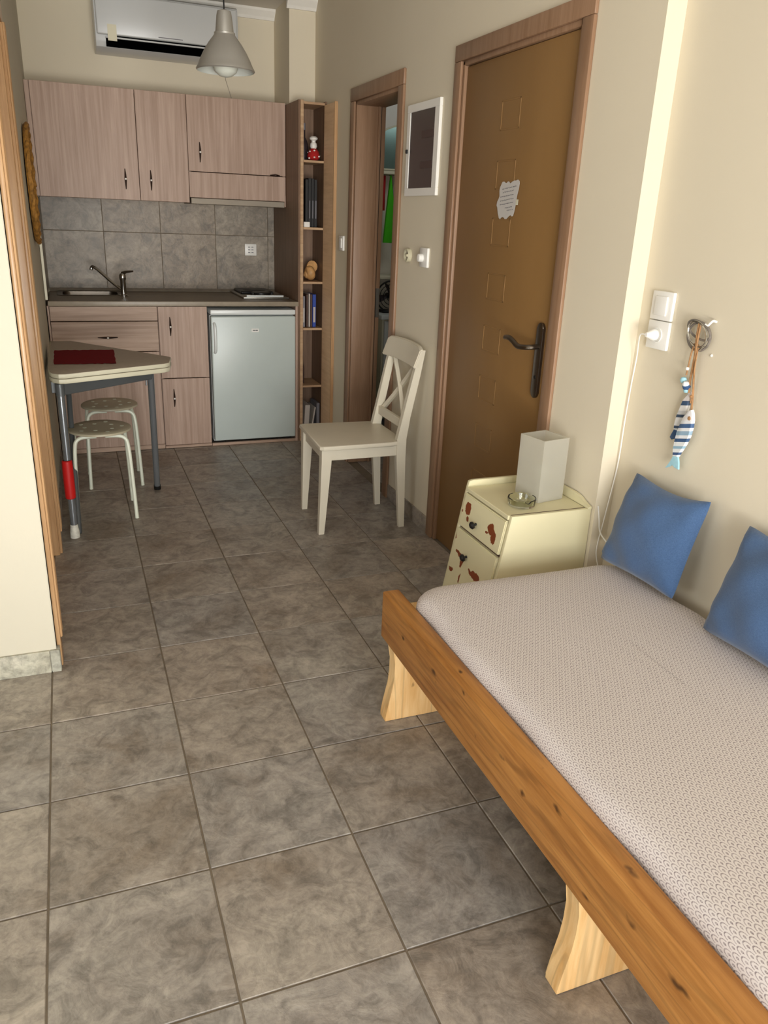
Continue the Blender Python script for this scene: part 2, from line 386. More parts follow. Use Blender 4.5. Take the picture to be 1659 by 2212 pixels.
def root_loc(o):
    while o.parent: o = o.parent
    return Vector(o.location)
def obj(name, bm, mat, parent=None, smooth=True, angle=0.6, label=None, kind=None, recalc=True):
    if recalc: bmesh.ops.recalc_face_normals(bm, faces=bm.faces)
    me = bpy.data.meshes.new(name); 
    if parent is not None: off = root_loc(parent)
    elif kind == 'structure': off = Vector((0, 0, 0))
    else:
        xs = [v.co for v in bm.verts]; off = Vector(((min(c.x for c in xs)+max(c.x for c in xs))/2, (min(c.y for c in xs)+max(c.y for c in xs))/2, min(c.z for c in xs)))
    for v in bm.verts: v.co -= off
    bm.to_mesh(me); bm.free()
    for m in (mat if isinstance(mat, (list, tuple)) else [mat]): me.materials.append(m)
    if smooth:
        for p in me.polygons: p.use_smooth = True
        me.set_sharp_from_angle(angle=angle)
    o = bpy.data.objects.new(name, me); COL.objects.link(o)
    if parent is not None: o.parent = parent
    else: o.location = off
    if label: o['label'] = label
    if kind: o['kind'] = kind
    return o
def thing(name, label, cat, loc=(0, 0, 0), group=None):
    o = bpy.data.objects.new(name, None); COL.objects.link(o); o.location = loc; o['label'] = label; o['category'] = cat; o.empty_display_size = 0.05
    if group: o['group'] = group
    return o
def tag(o, label, cat, group=None):
    o['label'] = label; o['category'] = cat
    if group: o['group'] = group
    return o
def grow(bm, c, k):
    c = Vector(c)
    for v in bm.verts: v.co = c+(v.co-c)*k
    return bm
def copy_tree(o, parent=None):
    c = o.copy(); COL.objects.link(c); c.parent = parent
    for ch in list(o.children): copy_tree(ch, c)
    return c
def b1(a, b, bev=0.0015, seg=1): return box(new(), a, b, bev, seg)

XR, XN, YB, H = 1.645, 1.705, 4.38, 2.55      # right wall, recessed wall by the bed, back wall, ceiling height
T = 0.34                                       # floor tile pitch

# ================================================================== THE SETTING
floor = obj('floor', b1((-2.6, -2.9, -0.10), (3.1, 4.6, -0.003), 0), M['grout'], kind='structure', smooth=False)
floor['label'] = 'floor of grey brown stone-look tiles with dark joints'
G = 0.0022
tile_full = None
def add_tile(parent, x0, x1, y0, y1):
    global tile_full
    full = abs(x1-x0-T) < 1e-4 and abs(y1-y0-T) < 1e-4
    cx, cy = (x0+x1)/2, (y0+y1)/2; jz = random.uniform(-0.0004, 0.0004)
    if full and tile_full:
        o = bpy.data.objects.new('tile', tile_full); COL.objects.link(o)
    else:
        bm = new(); w, h = (x1-x0)/2-G, (y1-y0)/2-G
        if w < 0.006 or h < 0.006: bm.free(); return
        box(bm, (-w, -h, -0.006), (w, h, 0), 0.0014, 1)
        me = bpy.data.meshes.new('tile'); bm.to_mesh(me); bm.free(); me.materials.append(M['tile'])
        o = bpy.data.objects.new('tile', me); COL.objects.link(o)
        if full: tile_full = me
    o.parent = parent; o.location = (cx, cy, jz)
def clip_tile(i, j):
    x0, x1, y0, y1 = i*T, (i+1)*T, j*T, (j+1)*T
    if y0 < 0.80: x1 = min(x1, XN if y1 < 0.7 else XR)
    else: x1 = min(x1, XR) if not (2.66 < y1 and y0 < 4.3 and x0 > 1.5) else x1
    x0, y0 = max(x0, -2.4), max(y0, -2.6)
    if y0 > 1.30: x0 = max(x0, 0.0) if not (y1 > 1.4 and y0 < 2.26) else max(x0, -0.12)
    elif x1 < 0.01: y1 = min(y1, 1.31)
    if y0 > 1.3 and x1 <= 0.001: y0, y1 = max(y0, 1.41), min(y1, 2.26)
    y1 = min(y1, 4.0 if x0 < 1.6 else 4.3); x1 = min(x1, 2.72)
    return x0, x1, y0, y1
for i in range(-8, 8):
    for j in range(-8, 13):
        if i >= 5 and not (7 <= j): continue
        x0, x1, y0, y1 = clip_tile(i, j)
        if x1-x0 > 0.012 and y1-y0 > 0.012: add_tile(floor, x0, x1, y0, y1)

def struct(name, bm, mat, label=None, **k):
    o = obj(name, bm, mat, kind='structure', smooth=False, **k)
    if label: o['label'] = label
    return o
struct('ceiling', b1((-2.6, -2.9, H), (3.1, 4.6, H+0.1), 0), M['ceiling'])
# back wall, its projecting column behind the bookshelf
bm = box(new(), (-0.1, YB, 0), (3.0, YB+0.15, H)); box(bm, (1.4875, 4.01, 0), (XR, YB, H))
wall_back = struct('wall_back', bm, M['wall'])
# left wall of the kitchen passage, with a doorway y 1.40..2.26
bm = new()
def slab(pl, z0, z1): prism(bm, pl, 'z', z0, z1)
slab([(-0.13, 2.27), (0.021, 2.27), (0.036, YB), (-0.13, YB)], 0, H)
slab([(-0.13, 1.311), (0.02, 1.311), (0.02, 1.40), (-0.13, 1.40)], 0, H)
slab([(-0.13, 1.40), (0.02, 1.40), (0.021, 2.27), (-0.13, 2.27)], 1.98, H)
struct('wall_left', bm, M['wall_darkened'])
# short wall facing the camera at the left edge, closing the living area
struct('wall_stub', b1((-2.4, 1.31, 0), (0.02, 1.44, H), 0.002), M['wall_darkened'])
bm = new()
for (a, b) in (((-2.55, -2.75, 0), (-2.4, -2.0, H)), ((-2.55, -0.5, 0), (-2.4, 1.44, H)), ((-2.55, -2.0, 0), (-2.4, -0.5, 0.8)), ((-2.55, -2.0, 2.1), (-2.4, -0.5, H))): box(bm, a, b)
struct('wall_far_left', bm, M['wall'])
bm = new()
for (a, b) in (((-2.5, -2.0, 0.8), (-2.44, -1.94, 2.1)), ((-2.5, -0.56, 0.8), (-2.44, -0.5, 2.1)), ((-2.5, -1.28, 0.8), (-2.44, -1.22, 2.1)), ((-2.5, -1.94, 0.8), (-2.44, -0.56, 0.86)), ((-2.5, -1.94, 2.04), (-2.44, -0.56, 2.1))): box(bm, a, b, .003)
win2 = struct('window_2', bm, M['white_plastic'])
obj('pane', b1((-2.475, -1.94, 0.86), (-2.468, -1.28, 2.04), 0), M['pane'], win2, smooth=False); obj('pane', b1((-2.475, -1.22, 0.86), (-2.468, -0.56, 2.04), 0), M['pane'], win2, smooth=False)
# right wall with bathroom opening and entrance door recess
bm = new()
def rb(y0, y1, z0, z1, x1=1.80): box(bm, (XR, y0, z0), (x1, y1, z1))
rb(0.84, 1.18, 0, H, 2.05); rb(1.18, 2.005, 1.975, H); rb(2.005, 2.635, 0, H); rb(2.635, 3.245, 1.965, H); rb(3.245, YB, 0, H)
struct('wall_right', bm, M['wall'])
struct('wall_right_bedside', b1((XN, -2.75, 0), (2.05, 0.845, H), 0), M['wall'])
# wall behind the camera with the balcony door opening
bm = new(); box(bm, (-2.4, -2.75, 0), (-0.75, -2.6, H)); box(bm, (1.30, -2.75, 0), (XN, -2.6, H)); box(bm, (-0.75, -2.75, 2.15), (1.30, -2.6, H))
struct('wall_front', bm, M['wall'])
bm = new()
for (a, b) in (((-0.75, -2.70, 0), (-0.69, -2.64, 2.15)), ((1.24, -2.70, 0), (1.30, -2.64, 2.15)), ((0.25, -2.70, 0), (0.31, -2.64, 2.15)), ((-0.69, -2.70, 2.09), (1.24, -2.64, 2.15)), ((-0.69, -2.70, 0), (1.24, -2.64, 0.06))):
    box(bm, a, b, 0.003)
win = struct('window_1', bm, M['white_plastic'])
obj('pane', b1((-0.69, -2.675, 0.06), (0.25, -2.668, 2.09), 0), M['pane'], win, smooth=False)
obj('pane', b1((0.31, -2.675, 0.06), (1.24, -2.668, 2.09), 0), M['pane'], win, smooth=False)
# cornices (coving)
def cornice(name, pts, ax):
    return struct(name, prism(new(), pts, ax[0], ax[1], ax[2]), M['plaster'])
cornice('trim_1', [(YB, H), (YB-0.05, H), (YB-0.045, H-0.012), (YB-0.02, H-0.04), (YB-0.012, H-0.055), (YB, H-0.055)], ('x', 0.04, 1.4875))
cornice('trim_2', [(4.01, H), (3.96, H), (3.965, H-0.012), (3.99, H-0.04), (3.998, H-0.055), (4.01, H-0.055)], ('x', 1.47, XR))

# bathroom beyond the narrow doorway
bm = new(); box(bm, (1.80, 4.30, 0), (2.9, 4.45, H)); box(bm, (2.72, 2.3, 0), (2.85, 4.30, H)); box(bm, (1.80, 2.3, 0), (2.72, 2.42, H))
struct('wall_bathroom', bm, M['bathwall'])
# doorway casings
def casing(name, label, y0, y1, ztop, w, xf, deep, mat, side=1):
    """frame around an opening in a wall face at x = xf; side=+1 the room lies towards -x"""
    st = bpy.data.objects.new(name, None); COL.objects.link(st); st['kind'] = 'structure'; st['label'] = label
    s = -1 if side > 0 else 1; t = 0.014
    def piece(nm, a, b, bev=0.004): return obj(nm, b1(a, b, bev, 2), mat, st)
    piece('architrave', (xf, y0-w, 0), (xf+s*t, y0, ztop)); piece('architrave', (xf, y1, 0), (xf+s*t, y1+w, ztop))
    piece('architrave', (xf, y0-w, ztop), (xf+s*t, y1+w, ztop+w))
    piece('jamb', (xf+s*0.004, y0-0.002, 0), (xf-s*deep, y0+0.018, ztop)); piece('jamb', (xf+s*0.004, y1-0.018, 0), (xf-s*deep, y1+0.002, ztop))
    piece('jamb', (xf+s*0.004, y0, ztop-0.018), (xf-s*deep, y1, ztop+0.002))
    return st
d1 = casing('door_1', 'wooden frame of the narrow open bathroom doorway', 2.635, 3.24, 1.955, 0.065, XR, 0.16, M['casing'])
for (y0, y1) in ((2.652, 2.664), (3.211, 3.223)):
    obj('door_stop', b1((XR+0.115, y0, 0), (XR+0.13, y1, 1.94), 0.002), M['casing'], d1)
obj('gap_strip', b1((XR+0.1325, 3.2175, 0), (XR+0.1345, 3.2228, 1.94), 0), M['black_gap'], d1, smooth=False)
obj('strike_plate', b1((XR+0.136, 3.2175, 0.86), (XR+0.156, 3.2225, 1.02), 0.001), M['steel'], d1, label='steel strike plate')
# left doorway (seen at a grazing angle)
d2 = casing('door_2', 'varnished wooden door frame in the left passage wall', 1.405, 2.265, 1.965, 0.07, 0.02, 0.125, M['gloss_case'], side=-1)
obj('door_leaf', b1((-0.122, 1.42, 0.004), (-0.085, 2.25, 1.945), 0.002), M['gloss_case'], d2)
for (y0, y1) in ((2.222, 2.248), (1.422, 1.445)):
    obj('door_stop', b1((-0.083, y0, 0), (-0.066, y1, 1.94), 0.003, 2), M['gloss_case'], d2)
# raised beads on the architraves
for (y, r) in ((2.275, .006), (2.325, .006), (1.395, .006), (1.35, .006)):
    obj('bead', tube(new(), [(0.035, y, 0.10), (0.035, y, 1.965)], r, 8), M['gloss_case'], d2)

# entrance door with its frame
d3 = casing('door_3', 'brown entrance door with a column of small square mouldings', 1.20, 1.995, 1.965, 0.058, XR, 0.05, M['casing'])
obj('door_leaf', b1((1.652, 1.222, 0.006), (1.69, 1.976, 1.945), 0.003, 2), M['door'], d3)
for k in range(8):
    zt = 1.80-0.194*k; y0, y1 = 1.548, 1.682; zb = zt-0.098; bm = new()
    for (a, b) in (((y0, zb), (y1, zb+.006)), ((y0, zt-.006), (y1, zt)), ((y0, zb), (y0+.006, zt)), ((y1-.006, zb), (y1, zt))):
        box(bm, (1.6508, a[0], a[1]), (1.653, b[0], b[1]), 0.001, 1)
    obj('moulding', bm, M['door'], d3)
obj('seal_strip', b1((1.6500, 1.222, 0.006), (1.6525, 1.230, 1.945), 0.0005), M['gloss_case'], d3)
# door handle: long rounded plate and lever
bm = new()
pl_ = [(1.262+.019*math.cos(a), z+.019*math.sin(a)) for z, rng in ((1.066, range(0, 181, 20)), (0.846, range(180, 361, 20))) for a in [math.radians(q) for q in rng]]
prism(bm, pl_, 'x', 1.640, 1.652, bev=0.003)
plate = obj('handle_plate', bm, M['handle_steel'], d3, label='brushed steel handle plate')
bm = new(); tube(bm, smooth_pts([(1.650, 1.262, 1.005), (1.612, 1.262, 1.003), (1.598, 1.285, 1.000), (1.597, 1.325, 0.998), (1.598, 1.362, 1.010), (1.600, 1.395, 1.017), (1.602, 1.425, 1.014)], 5), [.0095]*26+[.009]*5, 10, flat=0.8)
obj('lever', bm, M['handle_steel'], d3)
obj('keyhole', tube(new(), [(1.6385, 1.262, 0.90), (1.642, 1.262, 0.90)], .006, 10), M['black'], d3)

# baseboards (tile pieces)
def baseboard(name, axis, fixed, lo, hi, face, mat=None):
    st = bpy.data.objects.new(name, None); COL.objects.link(st); st['kind'] = 'structure'
    p = lo
    while p < hi-0.01:
        q = min(hi, (math.floor(p/T+1e-6)+1)*T)
        if q-p > 0.01:
            if axis == 'y': a, b = (fixed, p+.001, 0), (fixed+face*0.009, q-.001, 0.078)
            else: a, b = (p+.001, fixed, 0), (q-.001, fixed+face*0.009, 0.078)
            obj('tile', b1(a, b, 0.0012), mat or M['tile'], st)
        p = q
    return st
baseboard('baseboard_right', 'y', XR, 2.06, 2.565, -1)
baseboard('baseboard_right_bedside', 'y', XN, -2.6, 0.84, -1)
baseboard('baseboard_right_pillar', 'y', XR, 0.84, 1.14, -1)
baseboard('baseboard_stub', 'x', 1.31, -2.4, 0.029, -1, M['tile_base'])
baseboard('baseboard_left', 'y', 0.02, 1.31, 1.334, 1, M['tile_base'])
baseboard('baseboard_left_kitchen', 'y', 0.024, 2.34, 3.74, 1)

# wall tiles behind the worktop (joined to the back wall)
obj('grout', b1((0.047, YB-0.004, 0.89), (1.4755, YB, 1.45), 0), M['grout'], wall_back, smooth=False)
xs = [0.047, 0.394, 0.739, 1.085, 1.431, 1.4755]
for i in range(5):
    for (z0, z1) in ((0.905, 1.246), (1.246, 1.45)):
        obj('wall_tile', b1((xs[i]+.0015, YB-0.009, z0+.0015), (xs[i+1]-.0015, YB-0.002, z1-.0015), 0.001), M['tile_wall'], wall_back)
for (z0, z1) in ((0.905, 1.246), (1.246, 1.43)):
    obj('wall_tile', b1((0.036, 3.80, z0), (0.0465, YB-0.01, z1-.002), 0.001), M['tile_wall'], wall_back)
obj('edge_trim', b1((0.034, 3.789, 0.892), (0.0475, 3.799, 1.428), 0.001), M['cream_plastic'], wall_back, label='cream edge strip')

# ================================================================== KITCHEN
def bow_handle(bm, c, axis, L=0.108):
    c = Vector(c); d = Vector((0, 0, 1)) if axis == 'z' else Vector((1, 0, 0)); s = Vector((1, 0, 0)) if axis == 'z' else Vector((0, 0, 1))
    n = 10; pts = []; rs = []
    for i in range(n+1):
        t = i/n*2-1; pts.append(c+d*t*L/2+Vector((0, -0.016*(1-t*t)-0.002, 0))); rs.append(0.0022+0.0042*(1-abs(t)))
    tube(bm, pts, rs, 8)
    for t in (-0.45, 0.45): tube(bm, [c+d*t*L/2, c+d*t*L/2+Vector((0, -0.013, 0))], 0.003, 6)
    m = Matrix.Rotation(math.pi/2, 4, 'X'); lathe(bm, [(0, .007), (.0035, .0062), (.0058, .003), (.0062, 0), (.0058, -.003), (0, -.006)], c+Vector((0, -0.0215, 0)), 10, 1, m)
def front(parent, name, x0, x1, z0, z1, y, handle=None, axis='z', mat=None, th=0.018):
    g = 0.0016
    o = obj(name, b1((x0+g, y, z0+g), (x1-g, y+th, z1-g), 0.0012), mat or M['laminate'], parent)
    if handle:
        bm = new(); bow_handle(bm, (handle[0], y, handle[1]), axis); obj('handle', bm, [M['dark_handle'], M['white_plastic']], o, label='dark bow handle with a pale centre bead')
    return o
def carcass(parent, x0, x1, y0, y1, z0, z1, mat=None):
    bm = new(); t = 0.016
    box(bm, (x0, y0, z0), (x0+t, y1, z1)); box(bm, (x1-t, y0, z0), (x1, y1, z1)); box(bm, (x0+t, y0, z0), (x1-t, y1, z0+t)); box(bm, (x0+t, y0, z1-t), (x1-t, y1, z1)); box(bm, (x0+t, y1-0.008, z0+t), (x1-t, y1, z1-t))
    return obj('body', bm, mat or M['laminate'], parent, smooth=False)
# wall cabinets
c1 = thing('wall_cabinet', 'two-door pinkish wood wall cabinet above the sink', 'cabinet', (0.33, 4.22, 1.432))
carcass(c1, 0.048, 0.884, 4.07, YB, 1.434, 2.012)
obj('side_filler', b1((0.0355, 4.054, 1.434), (0.0585, 4.069, 2.012), .0008), M['laminate'], c1)
front(c1, 'door', 0.06, 0.602, 1.432, 2.014, 4.05, (0.525, 1.545)); front(c1, 'door', 0.602, 0.886, 1.432, 2.014, 4.05, (0.667, 1.545))
c2 = thing('hood_cabinet', 'pinkish wood wall cabinet with built-in extractor hood, next to the bookshelf', 'cabinet', (1.18, 4.22, 1.432))
carcass(c2, 0.887, 1.474, 4.07, YB, 1.50, 2.012)
front(c2, 'door', 0.886, 1.474, 1.607, 2.014, 4.05, (0.955, 1.713)); front(c2, 'hood_flap', 0.886, 1.474, 1.462, 1.606, 4.05)
bm = new(); bow_handle(bm, (1.405, 4.048, 1.611), 'x', 0.06); obj('handle', bm, [M['dark_handle'], M['dark_handle']], c2)
bm = box(new(), (0.892, 4.040, 1.428), (1.462, 4.36, 1.461), 0.002)
obj('hood', bm, M['steel_hood'], c2, label='steel extractor hood front')
obj('side_panel', b1((1.464, 4.052, 1.432), (1.474, 4.36, 1.50), 0.001), M['laminate'], c2)
# base units
YF = 3.765
u1 = thing('sink_unit', 'wooden base cabinet under the sink, behind the folded table', 'cabinet', (0.34, 4.05, 0))
carcass(u1, 0.047, 0.630, YF+0.018, 4.36, 0.006, 0.74)
obj('side_strip', b1((0.037, YF+.004, 0), (0.047, 4.36, 0.862), 0.001), M['laminate'], u1)
obj('top_panel', b1((0.0495, YF, 0.779), (0.6285, YF+.018, 0.859), .0012), M['laminate_h'], u1)
front(u1, 'drawer', 0.048, 0.630, 0.602, 0.776, YF, (0.345, 0.686), 'x', M['laminate_h']); front(u1, 'door', 0.048, 0.630, 0.03, 0.600, YF)
obj('plinth', b1((0.048, YF+.003, 0.002), (0.630, YF+.018, 0.029), .001), M['laminate_h'], u1)
u2 = thing('base_cabinet', 'narrow wooden base cabinet left of the fridge', 'cabinet', (0.775, 4.05, 0))
carcass(u2, 0.632, 0.916, YF+0.018, 4.36, 0.006, 0.858)
front(u2, 'door', 0.632, 0.917, 0.438, 0.860, YF, (0.698, 0.745)); front(u2, 'door', 0.632, 0.917, 0.02, 0.436, YF, (0.699, 0.318))
obj('plinth', b1((0.632, YF+.003, 0.002), (0.917, YF+.018, 0.018), .001), M['laminate_h'], u2)
# end panel and plinth around the fridge
u3 = thing('kitchen_end_panel', 'tall brown wood end panel between worktop and bookshelf', 'panel', (1.48, 4.07, 0))
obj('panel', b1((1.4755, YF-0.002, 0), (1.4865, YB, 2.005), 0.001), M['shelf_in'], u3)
obj('fridge_side_strip', b1((1.459, YF, 0), (1.474, 4.3, 0.861), .001), M['laminate'], u3)
obj('floor_strip', b1((0.919, YF-.002, 0.001), (1.4585, YF+.018, 0.018), .001), M['laminate_h'], u3)
# worktop with a hole for the sink
wt = thing('worktop', 'grey brown laminate worktop with a pale front edge', 'worktop', (0.76, 4.07, 0.862))
bm = new(); hx0, hx1, hy0, hy1 = 0.12, 0.445, 4.09, 4.335; z0, z1 = 0.8625, 0.889
box(bm, (0.049, YF-.008, z0), (1.4745, hy0, z1), .002); box(bm, (0.049, hy1, z0), (1.4745, YB-.0095, z1)); box(bm, (0.049, hy0, z0), (hx0, hy1, z1)); box(bm, (hx1, hy0, z0), (1.4745, hy1, z1))
obj('slab', bm, M['counter'], wt, smooth=False)
obj('front_edge', b1((0.045, YF-.014, 0.8615), (1.4745, YF-.0085, 0.8895), .002, 2), M['counter_edge'], wt, label='pale edge band')
# sink
sk = thing('kitchen_sink', 'stainless steel inset sink in the left end of the worktop', 'sink', (0.28, 4.21, 0.76))
def rr(x0, x1, y0, y1, r, n=5):
    out = []
    for cx, cy, a0 in ((x1-r, y1-r, 0), (x0+r, y1-r, 90), (x0+r, y0+r, 180), (x1-r, y0+r, 270)):
        for k in range(n+1): a = math.radians(a0+90*k/n); out.append((cx+r*math.cos(a), cy+r*math.sin(a)))
    return out
bm = new(); rings = []
for (ins, z, r) in ((-0.028, .8895, .03), (-0.026, .892, .03), (-0.004, .892, .04), (0.004, .889, .045), (0.012, .80, .05), (0.03, .78, .05)):
    rings.append([bm.verts.new((p[0], p[1], z)) for p in rr(hx0+ins, hx1-ins, hy0+ins, hy1-ins, r)])
for a, b in zip(rings, rings[1:]):
    for k in range(len(a)): bm.faces.new([a[k], a[(k+1) % len(a)], b[(k+1) % len(a)], b[k]])
bm.faces.new(rings[-1]); obj('basin', bm, M['sink_steel'], sk)
obj('drain', lathe(new(), [(0, .783), (.018, .783), (.022, .7805)], (0.28, 4.21, 0), 20), M['chrome'], sk)
# tap
tp = thing('tap', 'chrome mixer tap with a long spout reaching left', 'tap', (0.468, 4.05, 0.8895))
bm = new(); lathe(bm, [(0, 0), (.024, 0), (.024, .006), (.017, .012), (.016, .09), (.020, .10), (.020, .122), (.014, .132), (0, .134)], (0.468, 4.05, 0.8895), 20); obj('body', bm, M['chrome'], tp)
bm = new(); tube(bm, smooth_pts([(0.462, 4.058, 0.925), (0.41, 4.085, 0.965), (0.35, 4.12, 1.02), (0.32, 4.135, 1.045), (0.302, 4.145, 1.05), (0.297, 4.148, 1.032)], 5), [.009]*20+[.0085]*3+[.010]*3, 10); obj('spout', bm, M['chrome'], tp)
bm = new(); tube(bm, [(0.468, 4.05, 1.022), (0.49, 4.03, 1.032), (0.525, 3.995, 1.038)], [.012, .008, .005], 8); obj('lever', bm, M['chrome'], tp)
# hob
hb = thing('hob', 'small black two-plate electric hob on the right end of the worktop', 'hob', (1.31, 4.12, 0.8895))
obj('tray', b1((1.165, 3.90, 0.8895), (1.455, 4.34, 0.901), .003, 2), M['steel'], hb)
for (x, y, r) in ((1.30, 4.02, .062), (1.30, 4.22, .075)):
    obj('hotplate', lathe(new(), [(0, .922), (r-.01, .922), (r, .918), (r, .901), (r+.008, .901), (0, .9005)], (x, y, 0), 28), M['cabsteel'], hb)
obj('front_rail', b1((1.185, 3.905, 0.9012), (1.42, 3.922, 0.912), .003, 2), M['white_gloss'], hb, label='white front rail')
obj('back_grid', b1((1.19, 4.10, 0.9012), (1.40, 4.335, 0.917), .004), M['cabsteel'], hb)
for k in range(2):
    obj('knob', lathe(new(), [(0, .924), (.010, .924), (.013, .9125), (0, .9125)], (1.235+.12*k, 3.955, 0), 14), M['black'], hb)
# fridge
fr = thing('fridge', 'small white under-counter fridge with a grey white door', 'fridge', (1.195, 4.03, 0.018))
obj('body', b1((0.934, 3.80, 0.022), (1.455, 4.32, 0.806), .004), M['white_gloss'], fr)
obj('top_lid', b1((0.934, 3.755, 0.811), (1.456, 4.33, 0.841), .006, 2), M['white_gloss'], fr)
dr = obj('door', b1((0.935, 3.752, 0.034), (1.456, 3.795, 0.803), .008, 3), M['fridge'], fr)
bm = new(); tube(bm, smooth_pts([(0.953, 3.753, 0.762), (0.955, 3.735, 0.745), (0.956, 3.731, 0.675), (0.955, 3.735, 0.605), (0.953, 3.753, 0.588)], 5), .009, 10); obj('handle', bm, M['white_gloss'], dr)
bm = box(new(), (1.178, 3.7495, 0.708), (1.224, 3.7525, 0.730), .001); obj('badge', bm, M['white_plastic'], dr, label='small white badge')
bm = new()
for k in range(5): box(bm, (1.186+.0065*k, 3.7485, 0.7155), (1.1905+.0065*k, 3.7496, 0.7225))
obj('badge_lettering', bm, M['ink_dark'], dr, smooth=False)
obj('foot', b1((0.95, 3.80, 0.0185), (0.99, 3.84, 0.0225), 0), M['black'], fr); obj('foot', b1((1.40, 3.80, 0.0185), (1.44, 3.84, 0.0225), 0), M['black'], fr)
# wall socket above worktop
def outlet(name, label, cat, wall, c, w, h, th, kind='switch', mat=None):
    """plate on a wall; wall 'x' faces -x, 'y' faces -y"""
    def bx(bm, u0, u1, v0, v1, d0, d1, bev=.0015):
        if wall == 'y': return box(bm, (c[0]+u0, c[1]-d1, c[2]+v0), (c[0]+u1, c[1]-d0, c[2]+v1), bev, 2)
        return box(bm, (c[0]-d1, c[1]+u0, c[2]+v0), (c[0]-d0, c[1]+u1, c[2]+v1), bev, 2)
    m = mat or M['white_plastic']
    t = thing(name, label, cat, c)
    obj('plate', bx(new(), -w/2, w/2, -h/2, h/2, 0, th, .003), m, t)
    if kind == 'switch':
        obj('rocker', bx(new(), -w*.28, w*.28, -h*.33, h*.33, th, th+.005, .0015), m, t)
    elif kind == 'socket':
        rot = Matrix.Rotation(math.pi/2, 4, 'X') if wall == 'y' else Matrix.Rotation(-math.pi/2, 4, 'Y')
        obj('socket_ring', lathe(new(), [(.0215, .0005), (.0215, .003), (.019, .003), (.018, -.001), (0, -.001)], Vector(c)+(Vector((0, -th, 0)) if wall == 'y' else Vector((-th, 0, 0))), 24, 0, rot), m, t)
        bm = new(); bx(bm, -.0085, -.0045, -.002, .002, th-.001, th+.0018, 0); bx(bm, .0045, .0085, -.002, .002, th-.001, th+.0018, 0); obj('pin_hole', bm, M['ink_dark'], t)
    elif kind == 'double':
        bm = new()
        for v in (-.017, 0, .017): bx(bm, -.018, -.004, v-.0025, v+.0025, th, th+.0012, 0); bx(bm, .004, .018, v-.0025, v+.0025, th, th+.0012, 0)
        obj('slot', bm, M['b_grey'], t)
    return t
outlet('wall_socket', 'white double socket on the tiles above the hob', 'socket', 'y', (1.313, YB-0.009, 1.16), 0.078, 0.074, 0.010, 'double')

# bookshelf
bs = thing('bookshelf', 'tall narrow open bookshelf with six compartments beside the kitchen', 'bookshelf', (1.566, 3.9, 0))
YS0, YS1 = 3.76, 4.005
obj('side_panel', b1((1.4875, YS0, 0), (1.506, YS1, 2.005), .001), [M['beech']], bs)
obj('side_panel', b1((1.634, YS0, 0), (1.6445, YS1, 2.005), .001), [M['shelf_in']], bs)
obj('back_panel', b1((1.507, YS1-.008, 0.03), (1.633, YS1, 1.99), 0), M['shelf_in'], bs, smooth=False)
obj('filler_board', b1((1.6285, 3.565, 0), (1.6445, YS0-.001, 1.985), .0015), M['beech_brightened'], bs, label='wide side board with horizontal grain')
obj('filler_edge', b1((1.6265, 3.555, 0), (1.6447, 3.564, 1.987), .001), M['gloss_case'], bs)
for z in (0.03, 0.365, 0.728, 1.008, 1.323, 1.693, 1.998):
    obj('shelf', b1((1.507, YS0+.002, z-.013), (1.6335, YS1-.009, z), .001), M['beech'], bs)
# things on the shelves
Z5, Z4, Z3, Z2, Z1, Z0 = 1.6935, 1.3235, 1.0085, 0.7285, 0.3655, 0.0305
fg = thing('figurine', 'small white and red spotted ceramic figurine on the top compartment', 'figurine', (1.583, 3.82, Z5))
m = lathe(new(), [(0, 0), (.018, .001), (.028, .012), (.030, .028), (.024, .05), (.014, .062), (.010, .066)], (1.583, 3.82, Z5), 18); obj('body', m, M['redtowel'], fg, label='red lower body')
obj('head', lathe(new(), [(0, .060), (.012, .062), (.017, .075), (.015, .09), (.008, .098), (0, .1)], (1.583, 3.82, Z5), 16), M['white_plastic'], fg)
obj('hat', lathe(new(), [(.009, .094), (.010, .104), (.018, .110), (.020, .118), (.012, .126), (0, .127)], (1.583, 3.82, Z5), 16), M['white_plastic'], fg)
bm = new()
for k in range(9):
    a = k*0.9; z = .012+.005*k; r = .029 if z < .04 else .024
    lathe(bm, [(0, .005), (.004, .003), (.005, 0), (.004, -.003), (0, -.005)], (1.583+r*math.cos(a-2.6), 3.82+r*math.sin(a-2.6), Z5+z), 8)
obj('spots', bm, M['white_plastic'], fg, label='white dots')
gl = thing('glass_bottle', 'dark glass bottle behind the figurine on the top compartment', 'bottle', (1.545, 3.90, Z5))
obj('body', lathe(new(), [(0, 0), (.026, 0), (.027, .08), (.020, .11), (.009, .13), (.009, .17), (0, .17)], (1.545, 3.90, Z5), 18), M['panel_glass'], gl)
obj('cap', lathe(new(), [(0, .169), (.011, .169), (.011, .205), (0, .206)], (1.545, 3.90, Z5), 14), M['b_grey'], gl)
cw = [(1.5375, .018), (1.556, .018), (1.5745, .018), (1.593, .018)]
lab = ['black disc case against the left side of the shelf', 'black disc case, second from the left of four', 'black disc case, third from the left of four', 'black disc case with the widest pale spine print, rightmost of four']
for k, (x, w) in enumerate(cw):
    t = thing('disc_case', lab[k], 'disc case', (x, 3.86, Z4), 'black disc cases in the second compartment')
    h = 0.27+random.uniform(-.004, .004)
    obj('case', b1((x-w/2+.0005, 3.80, Z4), (x+w/2-.0005, 3.96, Z4+h), .001), M['black'], t)
    if k: obj('spine_print', b1((x-.002, 3.799, Z4+.05), (x+.002+.001*k, 3.8003, Z4+.15), 0), M['b_grey'], t)
tag(obj('small_box', b1((1.512, 3.765, Z4), (1.548, 3.79, Z4+.03), .002), M['white_plastic']), 'small white box in front of the black disc cases', 'box')
sh = thing('seashell', 'large tan spiral seashell in the third compartment', 'seashell', (1.58, 3.85, Z3))
bm = new(); N = 90; pts = []; rs = []
